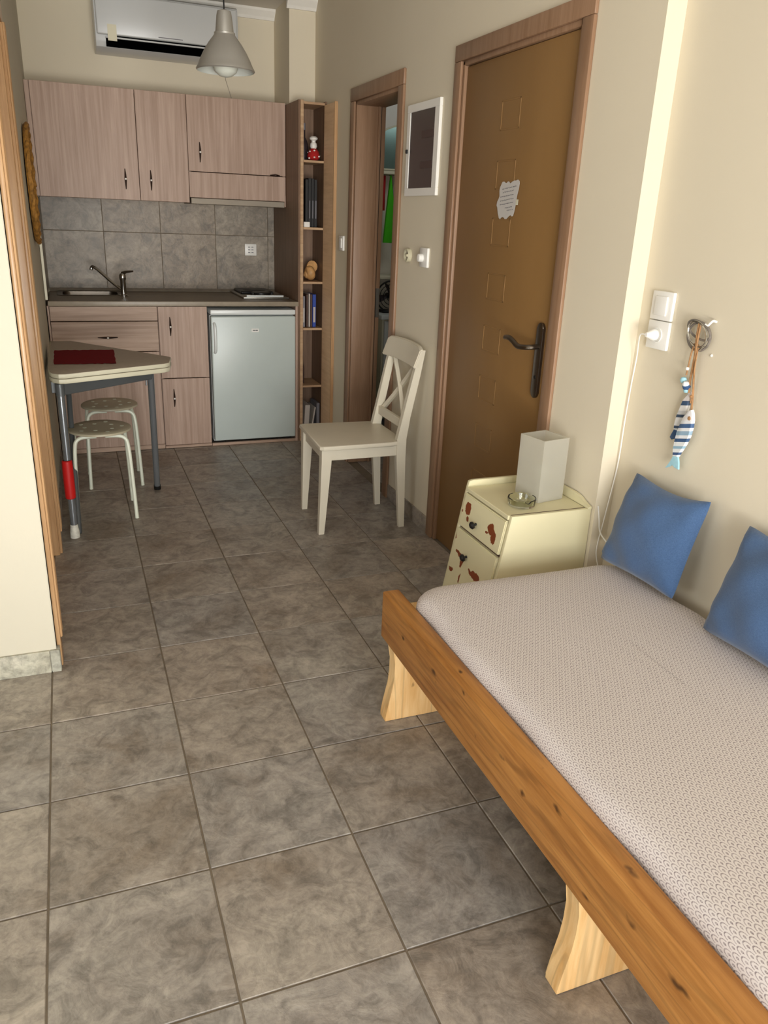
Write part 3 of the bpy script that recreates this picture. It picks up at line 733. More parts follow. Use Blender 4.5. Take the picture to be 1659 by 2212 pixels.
for i in range(N):
    t = i/(N-1); a = t*2*math.pi*2.6; rr_ = 0.026*(1-t)**0.9; pts.append((1.588-0.055*t, 3.845+rr_*math.sin(a), Z3+.060+rr_*math.cos(a)-0.03*t)); rs.append(0.0330*(1-t)**0.75+.002)
tube(bm, pts, rs, 14); obj('shell_body', bm, M['shell'], sh)
# books in the fourth compartment
for _o in list(fg.children):
    for v in _o.data.vertices: v.co.x *= 1.25; v.co.y *= 1.25; v.co.z *= 1.04
bk = [(1.520, .020, .19, 'b_grey', 'grey book at the left of the fourth compartment'), (1.5445, .012, .20, 'b_brown', 'thin dark brown book right of the grey one'),
      (1.5585, .010, .205, 'b_white', 'thin cream book between brown books'), (1.571, .012, .20, 'b_brown', 'thin dark brown book left of the blue one'),
      (1.590, .022, .20, 'b_blue', 'blue and white book in the fourth compartment')]
for (x, w, h, m, lb) in bk:
    t = thing('book', lb, 'book', (x, 3.86, Z2), 'books in the fourth compartment')
    obj('cover', b1((x-w/2+.0004, 3.80, Z2+0.001), (x+w/2-.0004, 3.93, Z2+h), .001), M[m], t)
    if m in ('b_blue', 'b_grey'): obj('spine_print', b1((x-w*.3, 3.7992, Z2+.03), (x+w*.3, 3.8002, Z2+h*.62), 0), M['b_white'], t)
tag(obj('dish', lathe(new(), [(0, .002), (.018, 0), (.030, .016), (.034, .028), (.032, .028), (.027, .017), (0, .005)], (1.570, 3.7630+.0, Z2), 20), M['amber']), 'small brown dish standing before the blue book', 'dish') if False else None
bt = thing('small_bottle', 'slim dark bottle in the fifth compartment', 'bottle', (1.525, 3.85, Z1))
obj('body', lathe(new(), [(0, 0), (.013, 0), (.014, .10), (.007, .13), (.006, .17), (0, .17)], (1.525, 3.85, Z1), 16), M['panel_in'], bt)
obj('cap', lathe(new(), [(0, .1695), (.0075, .1695), (.0075, .20), (0, .201)], (1.525, 3.85, Z1), 12), M['b_grey'], bt)
for k, (x, w, h, ang, m, lb) in enumerate([(1.535, .032, .20, 0.06, 'b_white', 'white folder leaning in the bottom compartment, leftmost'), (1.568, .010, .185, 0.16, 'b_white', 'thin white booklet leaning beside the white folder'), (1.617, .020, .21, 0.0, 'b_grey', 'grey book upright at the right of the bottom compartment')]):
    bm = box(new(), (-w/2, -0.075, 0), (w/2, 0.075, h), .001)
    for v in bm.verts: v.co = Matrix.Translation((x, 3.86, Z0+abs(math.sin(ang))*w/2)) @ Matrix.Rotation(ang, 4, 'Y') @ v.co
    tag(obj('booklet', bm, M[m]), lb, 'book')
# air conditioner
ac = thing('air_conditioner', 'white wall-mounted air conditioner above the cabinets', 'air conditioner', (0.825, 4.27, 2.21))
bm = new(); prof = [(YB, 2.215), (4.30, 2.21), (4.22, 2.214), (4.185, 2.228), (4.175, 2.25), (4.172, 2.262), (4.172, 2.42), (4.18, 2.49), (4.20, 2.50), (YB, 2.50)]
prism(bm, prof, 'x', 0.428, 1.222, bev=.004); obj('body', bm, M['ac'], ac)
obj('air_outlet', b1((0.482, 4.163, 2.228), (1.165, 4.176, 2.268), .001), M['void'], ac, label='black louvre slot')
bm = box(new(), (0.50, 4.156, 2.276), (1.165, 4.172, 2.282), .001); obj('flap_line', bm, M['void'], ac)
obj('lower_lip', b1((0.48, 4.154, 2.2685), (1.168, 4.1725, 2.276), .001), M['ac'], ac)
obj('front_panel', b1((0.436, 4.150, 2.284), (1.214, 4.172, 2.482), .008, 3), M['ac'], ac)
obj('slot_print', b1((0.765, 4.1488, 2.296), (0.90, 4.1502, 2.300), 0), M['b_grey'], ac)
obj('sticker', b1((0.492, 4.148, 2.255), (0.54, 4.1498, 2.335), 0), M['cream_plastic'], ac, label='curling cream sticker')
tag(obj('thin_cable', tube(new(), [(1.178, 4.374, 2.21), (1.180, 4.374, 2.15), (1.200, 4.374, 2.09), (1.222, 4.374, 2.022)], .0018, 6), M['table_top']), 'thin cable on the wall between air conditioner and cabinet', 'cable')

# pendant lamp
pn = thing('pendant_lamp', 'brushed aluminium bell pendant lamp on a black cord', 'lamp', (0.83, 2.5, 1.91))
Zp = 1.924; C0 = (0.83, 2.5, Zp)
prof = [(.113, -.004), (.1165, 0), (.1155, .004), (.110, .012), (.100, .035), (.084, .065), (.064, .095), (.046, .117), (.041, .124), (.041, .131), (.036, .133), (.030, .190), (.026, .205), (.014, .209), (0, .210)]
obj('shade', lathe(new(), prof, C0, 40), M['alu'], pn)
obj('reflector', lathe(new(), [(.1125, -.004), (.1125, .002), (.107, .012), (.097, .034), (.081, .063), (.062, .092), (.044, .113), (.03, .12), (0, .12)], C0, 40), M['alu_in'], pn)
obj('bulb', lathe(new(), [(0, -.026), (.024, -.021), (.044, -.006), (.052, .016), (.048, .040), (.030, .068), (.017, .084), (.014, .112), (0, .113)], C0, 24), M['bulb'], pn)
obj('cord', tube(new(), [(0.83, 2.5, Zp+.208), (0.83, 2.5, H-.022)], .003, 8), M['black'], pn)
obj('ceiling_rose', lathe(new(), [(0, H-.026-Zp), (.03, H-.024-Zp), (.045, H-.001-Zp), (0, H-.001-Zp)], C0, 20), M['alu'], pn)

# ================================================================== TABLE AND STOOLS
tb = thing('folding_table', 'triangular folded cream-edged table against the left wall', 'table', (0.2, 2.85, 0))
outline = [(0.046, 3.34), (0.046, 2.56), (0.050, 2.50), (0.064, 2.455), (0.088, 2.432), (0.115, 2.430), (0.535, 2.615), (0.560, 2.64), (0.585, 2.785), (0.580, 2.80), (0.15, 3.335)]
bm = prism(new(), outline, 'z', 0.7145, 0.735, bev=.005); 
for f in bm.faces: f.material_index = 1 if abs(f.normal.z) < 0.9 else 0
obj('upper_leaf', bm, [M['table_top'], M['table_edge']], tb)
bm = prism(new(), outline, 'z', 0.6925, 0.7135, bev=.005)
obj('lower_leaf', bm, [M['table_edge']], tb)
def apron(p, q): return obj('apron', bar(new(), (p[0], p[1], .666), (q[0], q[1], .666), .018, .05, 0, .002), M['grey_metal'], tb)
apron((0.10, 2.465), (0.485, 2.745)); apron((0.062, 2.50), (0.062, 3.27)); apron((0.485, 2.78), (0.12, 3.25))
lg = obj('leg', tube(new(), [(0.088, 2.452, 0.690), (0.086, 2.440, 0.008)], .0155, 14), M['table_chrome'], tb)
obj('leg_collar', tube(new(), [(0.088, 2.452, 0.691), (0.088, 2.451, 0.640)], .0185, 14), M['grey_metal'], lg)
obj('red_sleeve', lathe(new(), [(.017, .0), (.0215, .004), (.0225, .03), (.0225, .145), (.0215, .172), (.017, .175)], (0.0845, 2.440, 0.185), 16), M['red'], lg, label='red foam sleeve')
obj('tape_foot', lathe(new(), [(0, .0005), (.021, .0005), (.020, .03), (.017, .05), (.0165, .062), (.015, .062)], (0.086, 2.440, 0), 14), M['tape'], lg, label='leg end wrapped in white tape')
obj('leg', tube(new(), [(0.118, 2.94, 0.680), (0.104, 2.452, 0.012)], .012, 12), M['grey_metal'], tb)
l2 = obj('leg', tube(new(), [(0.485, 2.775, 0.690), (0.502, 3.010, 0.010)], .016, 14), M['table_chrome'], tb)
obj('leg_cap', tube(new(), [(0.5015, 3.004, 0.026), (0.503, 3.012, 0.002)], .018, 14), M['black'], l2)
l3 = obj('leg', tube(new(), [(0.070, 3.24, 0.690), (0.070, 3.24, 0.006)], .015, 12), M['table_chrome'], tb)
obj('bracket', b1((0.462, 2.79, 0.60), (0.468, 2.81, 0.645), .001), M['grey_metal'], tb)
bm = new(); n = 26; m_ = 10   # fringed placemat
pa, pb, pc, pd = Vector((.068, 3.03, 0)), Vector((.338, 3.02, 0)), Vector((.330, 2.64, 0)), Vector((.069, 2.66, 0))
g = [[None]*(m_+1) for _ in range(n+1)]
for i in range(n+1):
    for j in range(m_+1):
        s, t = i/n, j/m_; p = (pa*(1-s)+pb*s)*(1-t)+(pd*(1-s)+pc*s)*t
        if j in (0, m_): p.y += random.uniform(-.006, .006)
        if i in (0, n): p.x += random.uniform(-.002, .002)
        p.z = 0.7366+random.uniform(0, .0006); g[i][j] = bm.verts.new(p)
for i in range(n):
    for j in range(m_): bm.faces.new([g[i][j], g[i][j+1], g[i+1][j+1], g[i+1][j]])
r = bmesh.ops.solidify(bm, geom=bm.faces[:], thickness=0.0012)
tag(obj('placemat', bm, M['red_cloth']), 'dark red woven placemat lying on the folded table', 'placemat')

def make_stool(loc, label):
    t = thing('stool', label, 'stool', (loc[0], loc[1], 0), 'round perforated stools under the folded table'); cx, cy = loc
    r = 0.142; zs = 0.415
    obj('seat', lathe(new(), [(0, zs+.008), (r*.6, zs+.008), (r-.008, zs+.010), (r-.001, zs+.006), (r, zs-.002), (r-.004, zs-.004), (0, zs-.002)], (cx, cy, 0), 40), M['stool_seat'], t)
    for k in range(10):
        a = 2*math.pi*k/10; rr_ = .066 if k % 2 else .100
        obj('seat_hole', lathe(new(), [(0, .0012), (.0085, .0012), (.010, 0)], (cx+rr_*math.cos(a), cy+rr_*math.sin(a), zs+.0085), 12), M['stool'], t, label='pale round perforation')
    d = 0.134
    for (sx, sy) in ((-1, -1), (1, -1), (-1, 1), (1, 1)):
        pts = smooth_pts([(cx+sx*.02, cy+sy*.085, zs-.014), (cx+sx*.075, cy+sy*.092, zs-.014), (cx+sx*.105, cy+sy*.098, zs-.026), (cx+sx*.116, cy+sy*.102, zs-.06), (cx+sx*.122, cy+sy*.112, zs-.16), (cx+sx*.13, cy+sy*.13, .004)], 5)
        l = obj('leg', tube(new(), pts, .0088, 10), M['stool'], t)
        obj('foot_cap', tube(new(), [(cx+sx*.1298, cy+sy*.1296, .012), (cx+sx*.13, cy+sy*.13, .0008)], .0096, 10), M['stool'], l)
    return t
make_stool((0.236, 2.740), 'cream round stool in front, its seat lit and clearly perforated')
make_stool((0.305, 3.225), 'cream round stool behind the other, nearer the kitchen cabinets')

# round woven tray hanging on the left wall
bm = new(); rotY = Matrix.Rotation(math.pi/2, 4, 'Y'); prof = [(0, .004)]
nr = 15
for k in range(nr):
    r0 = .24*k/nr; r1 = .24*(k+1)/nr; rm = (r0+r1)/2; prof += [(r0+.002, .004), (rm, .009), (r1-.002, .004)]
prof += [(.246, .010), (.254, .016), (.262, .014), (.264, .004), (.256, -.004), (0, -.004)]
lathe(bm, prof, (0.036, 3.30, 1.475), 48, 0, rotY)
for v in bm.verts:
    q_ = 1+0.012*math.sin(9*math.atan2(v.co.z-1.475, v.co.y-3.30)); v.co.y = 3.30+(v.co.y-3.30)*q_; v.co.z = 1.475+(v.co.z-1.475)*q_
tr = thing('woven_tray', 'round golden brown woven tray hung on the left wall', 'tray', (0.036, 3.30, 1.205))
obj('disc', bm, M['wicker'], tr)
bm = new(); pts = []
for k in range(96):
    a = 2*math.pi*k/96; rr_ = .258+.004*math.sin(a*24); pts.append((0.048+.003*math.cos(a*24), 3.30+rr_*math.cos(a), 1.475+rr_*math.sin(a)))
tube(bm, pts, .009, 8, closed=True); obj('braided_rim', bm, M['wicker'], tr)
obj('hook', tube(new(), [(0.029, 3.30, 1.70), (0.04, 3.30, 1.70)], .003, 6), M['steel'], tr)

# ================================================================== RIGHT WALL ITEMS
# breaker panel
ep = thing('breaker_panel', 'white-framed recessed fuse box with a dark smoked door, between the two doorways', 'fuse box', (XR, 2.335, 1.49))
bm = new(); y0, y1, z0, z1 = 2.165, 2.503, 1.492, 1.862; w = .045
for (a, b) in (((y0, z0), (y1, z0+w*.7)), ((y0, z1-w*.7), (y1, z1)), ((y0, z0+w*.7), (y0+w, z1-w*.7)), ((y1-w*.75, z0+w*.7), (y1, z1-w*.7))): box(bm, (XR-.014, a[0], a[1]), (XR, b[0], b[1]), .0015)
obj('frame', bm, M['white_plastic'], ep)
obj('smoked_door', b1((XR-.011, y0+w, z0+w*.7), (XR-.006, y1-w*.75, z1-w*.7), 0), M['panel_glass'], ep)
for zz in (1.60, 1.72): obj('breaker_row', b1((XR-.0125, y0+w+.01, zz), (XR-.0105, y0+w+.13, zz+.03), .001), M['panel_in'], ep)
obj('latch', b1((XR-.022, y1-.022, 1.668), (XR-.013, y1-.008, 1.684), .002), M['black'], ep)
rotXm = Matrix.Rotation(-math.pi/2, 4, 'Y')
rd = thing('round_wall_ring', 'cream round ring-shaped wall mount with a dark centre', 'wall mount', (XR, 2.44, 1.238))
obj('ring', lathe(new(), [(.030, 0), (.030, .014), (.026, .018), (.020, .016), (.019, .004), (.0, .004)], (XR, 2.44, 1.238), 28, 0, rotXm), M['ring_cream'], rd)
obj('dark_core', lathe(new(), [(0, .0075), (.0175, .0075), (.0185, .004)], (XR, 2.445, 1.240), 20, 0, rotXm), M['amber'], rd)
obj('tab', b1((XR-.024, 2.415, 1.232), (XR-.006, 2.435, 1.244), .003), M['ring_cream'], rd)
sw = outlet('wall_socket', 'white socket with a small night plug, left of the brown entrance door', 'socket', 'x', (XR, 2.255, 1.238), .085, .082, .012, 'plain')
obj('night_plug', lathe(new(), [(0, .036), (.016, .032), (.018, .02), (.018, .012)], (XR, 2.266, 1.236), 18, 0, rotXm), M['white_plastic'], sw)
outlet('light_switch', 'small white light switch between the bookshelf and the bathroom doorway', 'switch', 'x', (XR, 3.425, 1.25), .078, .080, .012)
outlet('light_switch', 'white light switch on the wall beside the entrance, above a plugged socket', 'switch', 'x', (XN, 0.742, 1.198), .086, .078, .011)
s2 = outlet('wall_socket', 'white wall socket with the lamp plug in it, under the light switch', 'socket', 'x', (XN, 0.742, 1.118), .086, .078, .011, 'socket')
# cord and plug of the lamp
cd = thing('power_cord', 'thin white lamp cord hanging from the socket down behind the nightstand', 'cord', (1.69, 0.80, 0.45))
bm = new(); lathe(bm, [(0, .0), (.016, .0), (.0165, .010), (.010, .022), (.006, .032), (0, .033)], (XN-.012, 0.748, 1.118), 16, 0, rotXm); obj('plug', bm, M['white_plastic'], cd)
bm = new(); tube(bm, smooth_pts([(1.662, 0.748, 1.118), (1.662, 0.772, 1.116), (1.674, 0.790, 1.09), (1.690, 0.808, 1.045), (1.697, 0.822, 0.96), (1.697, 0.826, 0.85), (1.696, 0.826, 0.72), (1.690, 0.830, 0.63), (1.678, 0.832, 0.52), (1.670, 0.836, 0.42), (1.680, 0.825, 0.36)], 6), .0020, 8); obj('cable', bm, M['white_plastic'], cd)
bm = new(); tube(bm, smooth_pts([(1.60, 0.98, 0.563), (1.655, 0.835, 0.60), (1.662, 0.832, 0.545), (1.672, 0.828, 0.49), (1.685, 0.79, 0.455), (1.694, 0.74, 0.44), (1.696, 0.69, 0.44)], 6), .0024, 8)
bm.free()
bm = new(); tube(bm, smooth_pts([(1.652, 0.836, 0.575), (1.660, 0.832, 0.53), (1.668, 0.826, 0.485), (1.682, 0.79, 0.455), (1.696, 0.74, 0.44), (1.698, 0.70, 0.40)], 6), .0024, 8); obj('cable', bm, M['white_plastic'], cd)
# note on the entrance door
nt = thing('paper_note', 'white handwritten note with a scalloped torn edge taped to the brown door', 'note', (1.65, 1.56, 1.42))
q = [(445, 345), (540, 340), (600, 385), (690, 420), (770, 370), (830, 395), (900, 470), (1000, 420), (1130, 395), (1190, 420), (1300, 395), (1390, 470), (1405, 560), (1380, 760), (1330, 950), (1300, 1180), (1280, 1400), (1235, 1600), (1200, 1700), (1140, 1710), (1060, 1650), (960, 1690), (860, 1765), (760, 1765), (690, 1700), (610, 1665), (540, 1690), (480, 1735), (410, 1680), (330, 1500), (270, 1270), (215, 1180), (240, 1040), (300, 960), (345, 860), (315, 640), (340, 520)]
NY = lambda a, b: 1.6515-(a-245)/(1405-245)*0.148*1.0 - 0.0*b
NZ = lambda a, b: 1.537-(b-345)/(1765-345)*0.128+(a-800)/1160*0.014
fl = [(NY(a, b), NZ(a, b)) for a, b in q]
obj('sheet', prism(new(), fl, 'x', 1.6488, 1.6494), M['paper'], nt, smooth=False)
bm = new(); rows = [(480, 1250, 620), (540, 1130, 750), (420, 1140, 900), (420, 1150, 1050), (420, 1160, 1190), (720, 1100, 1345), (840, 1160, 1450)]
for (a0, a1, b) in rows:
    a = a0
    while a < a1:
        w = random.uniform(35, 110); e = min(a+w, a1); pts = []; n = max(3, int((e-a)/9))
        for k in range(n+1):
            aa = a+(e-a)*k/n; pts.append((1.6484, NY(aa, b), NZ(aa, b+random.uniform(-17, 17))))
        tube(bm, pts, .00085, 4); a = e+random.uniform(18, 34)
obj('handwriting', bm, M['ink'], nt, smooth=False)
obj('tape', b1((1.6478, NY(1420, 0), 1.456), (1.6486, NY(1300, 0), 1.474), 0), M['table_edge'], nt, smooth=False)

# hanging fish ornament with rings
hk = thing('fish_ornament', 'hanging ornament of grey rings, tan cords and two striped wooden fish', 'ornament', (1.69, 0.57, 0.77))
XO = 1.688
obj('wall_hook', tube(new(), smooth_pts([(XN, 0.540, 1.180), (1.694, 0.541, 1.182), (1.687, 0.548, 1.170), (1.685, 0.556, 1.172)], 4), [.0035]*5+[.003]*8, 8), M['white_plastic'], hk, label='white wall hook')
def ring(pts, r, m): obj('ring', tube(new(), [(XO+dx, y, z) for dx, y, z in pts], r, 8, closed=True), m, hk)
def ell(cy, cz, ry, rz, tilt, dx, n=36, sk=0.0):
    out = []
    for k in range(n):
        a = 2*math.pi*k/n; y, z = ry*math.cos(a), rz*math.sin(a)
        out.append((dx+sk*math.sin(a), cy+y*math.cos(tilt)-z*math.sin(tilt), cz+y*math.sin(tilt)+z*math.cos(tilt)))
    return out
ring(ell(0.573, 1.155, 0.044, 0.020, 0.30, -.004), .0030, M['grey_wire']); ring(ell(0.576, 1.138, 0.041, 0.036, 0.1, .002), .0034, M['grey_wire']); ring(ell(0.572, 1.145, 0.038, 0.028, 0.6, -.009), .0022, M['chrome'])
obj('clasp', tube(new(), [(XO-.004, 0.562, 1.104), (XO-.006, 0.545, 1.119)], .0035, 8), M['chrome'], hk)
def cord(pts, r=.0035): obj('cord', tube(new(), smooth_pts([(XO+a, y, z) for a, y, z in pts], 5), r*.75, 8), M['beadrope'], hk)
cord([(-.006, .574, 1.172), (-.010, .570, 1.14), (-.008, .568, 1.105), (-.004, .572, 1.057), (-.003, .574, 1.016), (-.002, .571, .990)], .0042)
cord([(-.008, .566, 1.168), (-.011, .564, 1.13), (-.007, .566, 1.087), (-.003, .563, 1.035), (0, .557, .985), (-.002, .551, .948)], .0036)
cord([(-.006, .578, 1.12), (-.008, .582, 1.09), (-.006, .586, 1.06), (-.006, .588, 1.035)], .003)
cord([(-.006, .562, 1.12), (-.009, .559, 1.06), (-.005, .556, 1.0), (-.004, .557, .965)], .0022)
def bead(y, z, r, m, dx=-.006): obj('bead', lathe(new(), [(0, -r), (r*.7, -r*.7), (r, 0), (r*.7, r*.7), (0, r)], (XO+dx, y, z), 14), m, hk)
bead(.588, 1.052, .0055, M['white_plastic']); bead(.595, 1.020, .0095, M['skyblue']); bead(.580, 1.006, .0115, M['navy']); bead(.580, 1.011, .0100, M['fishwhite'], -.009); bead(.579, .995, .0075, M['skyblue'])
bead(.556, .983, .0045, M['beadrope'])
def fish(outline, tail, body_m, tail_m, dx, eye):
    f = obj('fish', prism(new(), outline, 'x', XO+dx-.006, XO+dx+.006, bev=.003), body_m, hk, label='striped fish')
    obj('tail', prism(new(), tail, 'x', XO+dx-.003, XO+dx+.003, bev=.001), tail_m, f)
    if eye: obj('eye', lathe(new(), [(0, .0085), (.0045, .008), (.0065, .005)], (XO+dx, eye[0], eye[1]), 12, 0, rotXm), M['beadrope'], f)
st2 = [(0.0, (228, 226, 226)), (.20, (228, 230, 234)), (.27, (66, 96, 138)), (.36, (232, 234, 238)), (.43, (150, 178, 200)), (.52, (232, 234, 238)), (.59, (62, 92, 132)), (.67, (232, 236, 238)), (.76, (150, 184, 204)), (.82, (232, 236, 238)), (.90, (60, 88, 130)), (.96, (225, 232, 236))]
o2, e2 = Vector((0, .541, .948)), Vector((0, .575, .814)); d2v = (e2-o2); Ld = d2v.length
o2l = o2-Vector((1.69, 0.57, 0.77)); o2l.x = 0
mf2 = fish_mat('fish_stripes_front', (0, -.25/.124, -.97/.124), tuple(o2l), st2)
fish([(.548, .948), (.540, .951), (.534, .942), (.529, .925), (.528, .905), (.533, .880), (.542, .855), (.552, .835), (.561, .814), (.580, .812), (.581, .830), (.5805, .855), (.578, .880), (.573, .905), (.564, .928)],
     [(.562, .816), (.579, .814), (.585, .795), (.602, .771), (.588, .778), (.578, .788), (.566, .782), (.551, .781), (.555, .800)], mf2, M['skyblue'], -.008, (.5405, .928))
o1 = Vector((0, .567, .990)); e1 = Vector((0, .590, .882)); d1v = e1-o1; L1 = d1v.length; o1l = o1-Vector((1.69, 0.57, 0.77)); o1l.x = 0
st1 = [(0.0, (214, 206, 202)), (.20, (60, 82, 110)), (.32, (224, 222, 218)), (.46, (200, 200, 200)), (.56, (60, 78, 100)), (.64, (222, 222, 222)), (.86, (58, 80, 112)), (.93, (220, 226, 230))]
mf1 = fish_mat('fish_stripes_rear', (0, -.2/.103, -.98/.103), tuple(o1l), st1)
fish([(0.5720, .992), (0.5780, .985), (0.5890, .966), (0.5980, .945), (0.6030, .920), (0.6060, .895), (0.6060, .880), (0.5890, .880), (0.5850, .900), (0.5760, .925), (0.5690, .950), (0.5670, .975)],
     [(0.6060, .882), (0.5900, .882), (0.5860, .868), (0.5900, .850), (0.5980, .858), (0.6100, .850), (0.6180, .855), (0.6120, .868)], mf1, M['navy'], .004, None)
tag(obj('wall_nail_plug', lathe(new(), [(0, .004), (.003, .003), (.004, 0)], (XN, 0.535, 1.095), 10, 0, rotXm), M['white_plastic']), 'tiny white filler dot on the wall beside the fish cords', 'wall plug')

# ================================================================== CHAIR
ch = thing('cross_back_chair', 'off-white wooden chair with a crossed backrest beside the bathroom doorway', 'chair', (1.35, 2.33, 0))
def leg(name, secs):
    """secs: list of (x0,x1,y0,y1,z) rectangles from bottom to top"""
    bm = new(); rings = [[bm.verts.new((x, y, z)) for x, y in ((x0, y0), (x1, y0), (x1, y1), (x0, y1))] for (x0, x1, y0, y1, z) in secs]
    fs = [bm.faces.new(rings[0][::-1]), bm.faces.new(rings[-1])]
    for a, b in zip(rings, rings[1:]):
        for k in range(4): bm.faces.new([a[k], a[(k+1) % 4], b[(k+1) % 4], b[k]])
    bmesh.ops.bevel(bm, geom=[e for e in bm.edges if len(e.link_faces) == 2 and e.calc_face_angle(0) > 0.7], offset=.003, segments=2, affect='EDGES')
    return obj(name, bm, M['chair'], ch)
leg('leg', [(1.142, 1.168, 2.170, 2.196, .001), (1.146, 1.192, 2.150, 2.190, .36), (1.146, 1.192, 2.150, 2.190, .4145)])
leg('leg', [(1.158, 1.184, 2.515, 2.541, .001), (1.158, 1.204, 2.500, 2.540, .36), (1.158, 1.204, 2.500, 2.540, .4145)])
def rear(y0, y1, y0t, y1t):
    return leg('rear_post', [(1.540, 1.568, y0+.004, y1-.004, .001), (1.512, 1.556, y0, y1, .34), (1.510, 1.556, y0, y1, .44), (1.532, 1.570, y0, y1, .54), (1.572, 1.606, y0t, y1t, .74), (1.598, 1.624, y0t, y1t, .848)])
rear(2.158, 2.186, 2.150, 2.176); rear(2.484, 2.512, 2.480, 2.506)
# seat
seat = [(1.150, 2.130), (1.135, 2.145), (1.150, 2.545), (1.166, 2.560), (1.500, 2.535), (1.548, 2.53), (1.548, 2.515), (1.512, 2.515), (1.512, 2.482), (1.552, 2.48), (1.552, 2.188), (1.510, 2.188), (1.510, 2.157), (1.506, 2.145), (1.480, 2.140)]
obj('seat', prism(new(), seat, 'z', 0.415, 0.435, bev=.006, seg=3), M['chair'], ch)
bm = new(); bar(bm, (1.192, 2.166, .388), (1.512, 2.172, .388), .018, .052, 0, .002); obj('apron', bm, M['chair'], ch)
bm = new(); bar(bm, (1.204, 2.524, .388), (1.512, 2.500, .388), .018, .052, 0, .002); obj('apron', bm, M['chair'], ch)
bm = new(); bar(bm, (1.166, 2.190, .388), (1.178, 2.500, .388), .018, .052, 0, .002); obj('apron', bm, M['chair'], ch)
bm = new(); bar(bm, (1.535, 2.186, .388), (1.535, 2.484, .388), .018, .052, 0, .002); obj('apron', bm, M['chair'], ch)
# curved top rail: hugs the posts on the seat side, bowed towards the wall
bm = new(); n = 14; A = []
for i in range(n+1):
    s = i/n; y = 2.132+s*(2.528-2.132); bow = 0.018*(1-(2*s-1)**2)
    zt = .862+0.008*(1-(2*s-1)**2) - (0.010 if i in (0, n) else 0.0); zb = .772-0.0*s+0.004*(1-(2*s-1)**2)
    xb, xt = 1.560+bow*.8, 1.590+bow*.8
    A.append([bm.verts.new(c) for c in ((xb, y, zb), (xt, y, zt), (xt+.018, y, zt), (xb+.016, y, zb))])
bm.faces.new(A[0]); bm.faces.new(A[-1][::-1])
for a, b in zip(A, A[1:]):
    for k in range(4): bm.faces.new([a[k], a[(k+1) % 4], b[(k+1) % 4], b[k]])
bmesh.ops.recalc_face_normals(bm, faces=bm.faces)
bmesh.ops.bevel(bm, geom=[e for e in bm.edges if len(e.link_faces) == 2 and e.calc_face_angle(0) > 0.9], offset=.004, segments=2, affect='EDGES')
obj('top_rail', bm, M['chair'], ch)
bm = new(); bar(bm, (1.546, 2.182, .505), (1.546, 2.486, .505), .018, .042, 0, .002); obj('cross_rail', bm, M['chair'], ch)
def xb(y0, y1, off):
    pts = []; n = 8
    for i in range(n+1):
        s = i/n; z = .522+s*(.785-.522); y = y0+(y1-y0)*s; pts.append((1.552+(z-.52)*.19+off+.006*math.sin(math.pi*s), y, z))
    bm = new(); tube(bm, pts, .0125, 4); 
    return obj('cross_bar', bm, M['chair'], ch)
xb(2.200, 2.468, 0.0); xb(2.468, 2.200, 0.009)

# ================================================================== NIGHTSTAND
ns = thing('nightstand', 'small cream painted nightstand with two chipped drawers at the head of the bed', 'nightstand', (1.49, 1.005, 0))
Y0, Y1, ZT = 0.855, 1.165, 0.56
slope = lambda z: 1.352-(0.55-z)*0.17   # front face leans outwards towards the floor
side = [(XR-.002, 0.0), (XR-.002, ZT), (slope(ZT)+.002, ZT), (slope(.0)+.002, 0.0)]
obj('side_panel', prism(new(), side, 'y', Y0, Y0+.014, bev=.0015), M['stand'], ns); obj('side_panel', prism(new(), side, 'y', Y1-.014, Y1, bev=.0015), M['stand'], ns)
obj('back_panel', b1((XR-.012, Y0+.014, .02), (XR-.002, Y1-.014, ZT), 0), M['stand'], ns)
obj('top', b1((slope(ZT)-.004, Y0+.0145, ZT-.016), (XR-.013, Y1-.0145, ZT-.001), .002), M['stand'], ns)
obj('gap_wear_edge', b1((slope(ZT)+.006, Y0+.0125, ZT-.0005), (XR-.017, Y0+.0155, ZT+.0006), 0), M['b_brown'], ns, label='brown line for the dark gap and wear along the edge')  # strip draws the dark gap between top and side, plus edge wear
def guard(pts, lo, hi, ax): obj('guard_rail', prism(new(), pts, ax, lo, hi, bev=.002), M['stand'], ns)
guard([(slope(ZT)+.002, ZT), (slope(ZT)+.006, ZT+.018), (slope(ZT)+.02, ZT+.022), (XR-.004, ZT+.022), (XR-.004, ZT)], Y1-.014, Y1, 'y')
guard([(Y0-.004, ZT), (Y0-.004, ZT+.008), (Y0+.02, ZT+.012), (Y0+.05, ZT+.026), (Y0+.08, ZT+.030), (Y1-.015, ZT+.030), (Y1-.015, ZT)], XR-.016, XR-.004, 'x')
L0 = Vector((1.49, 1.005, 0))
mu = nightstand_mat('chipped_drawer_paint_upper', [(1.108-1.005, .497, .020, .019), (1.135-1.005, .478, .006, .007), (1.095-1.005, .468, .007, .012), (.945-1.005, .488, .016, .022), (.925-1.005, .468, .016, .022), (.965-1.005, .468, .009, .006)])
ml = nightstand_mat('chipped_drawer_paint_lower', [(1.10-1.005, .345, .024, .008), (1.07-1.005, .325, .009, .026), (1.125-1.005, .275, .016, .010), (1.145-1.005, .39, .008, .010), (1.06-1.005, .27, .006, .020), (.975-1.005, .315, .040, .014), (.93-1.005, .30, .018, .010), (1.0-1.005, .15, .03, .02)])
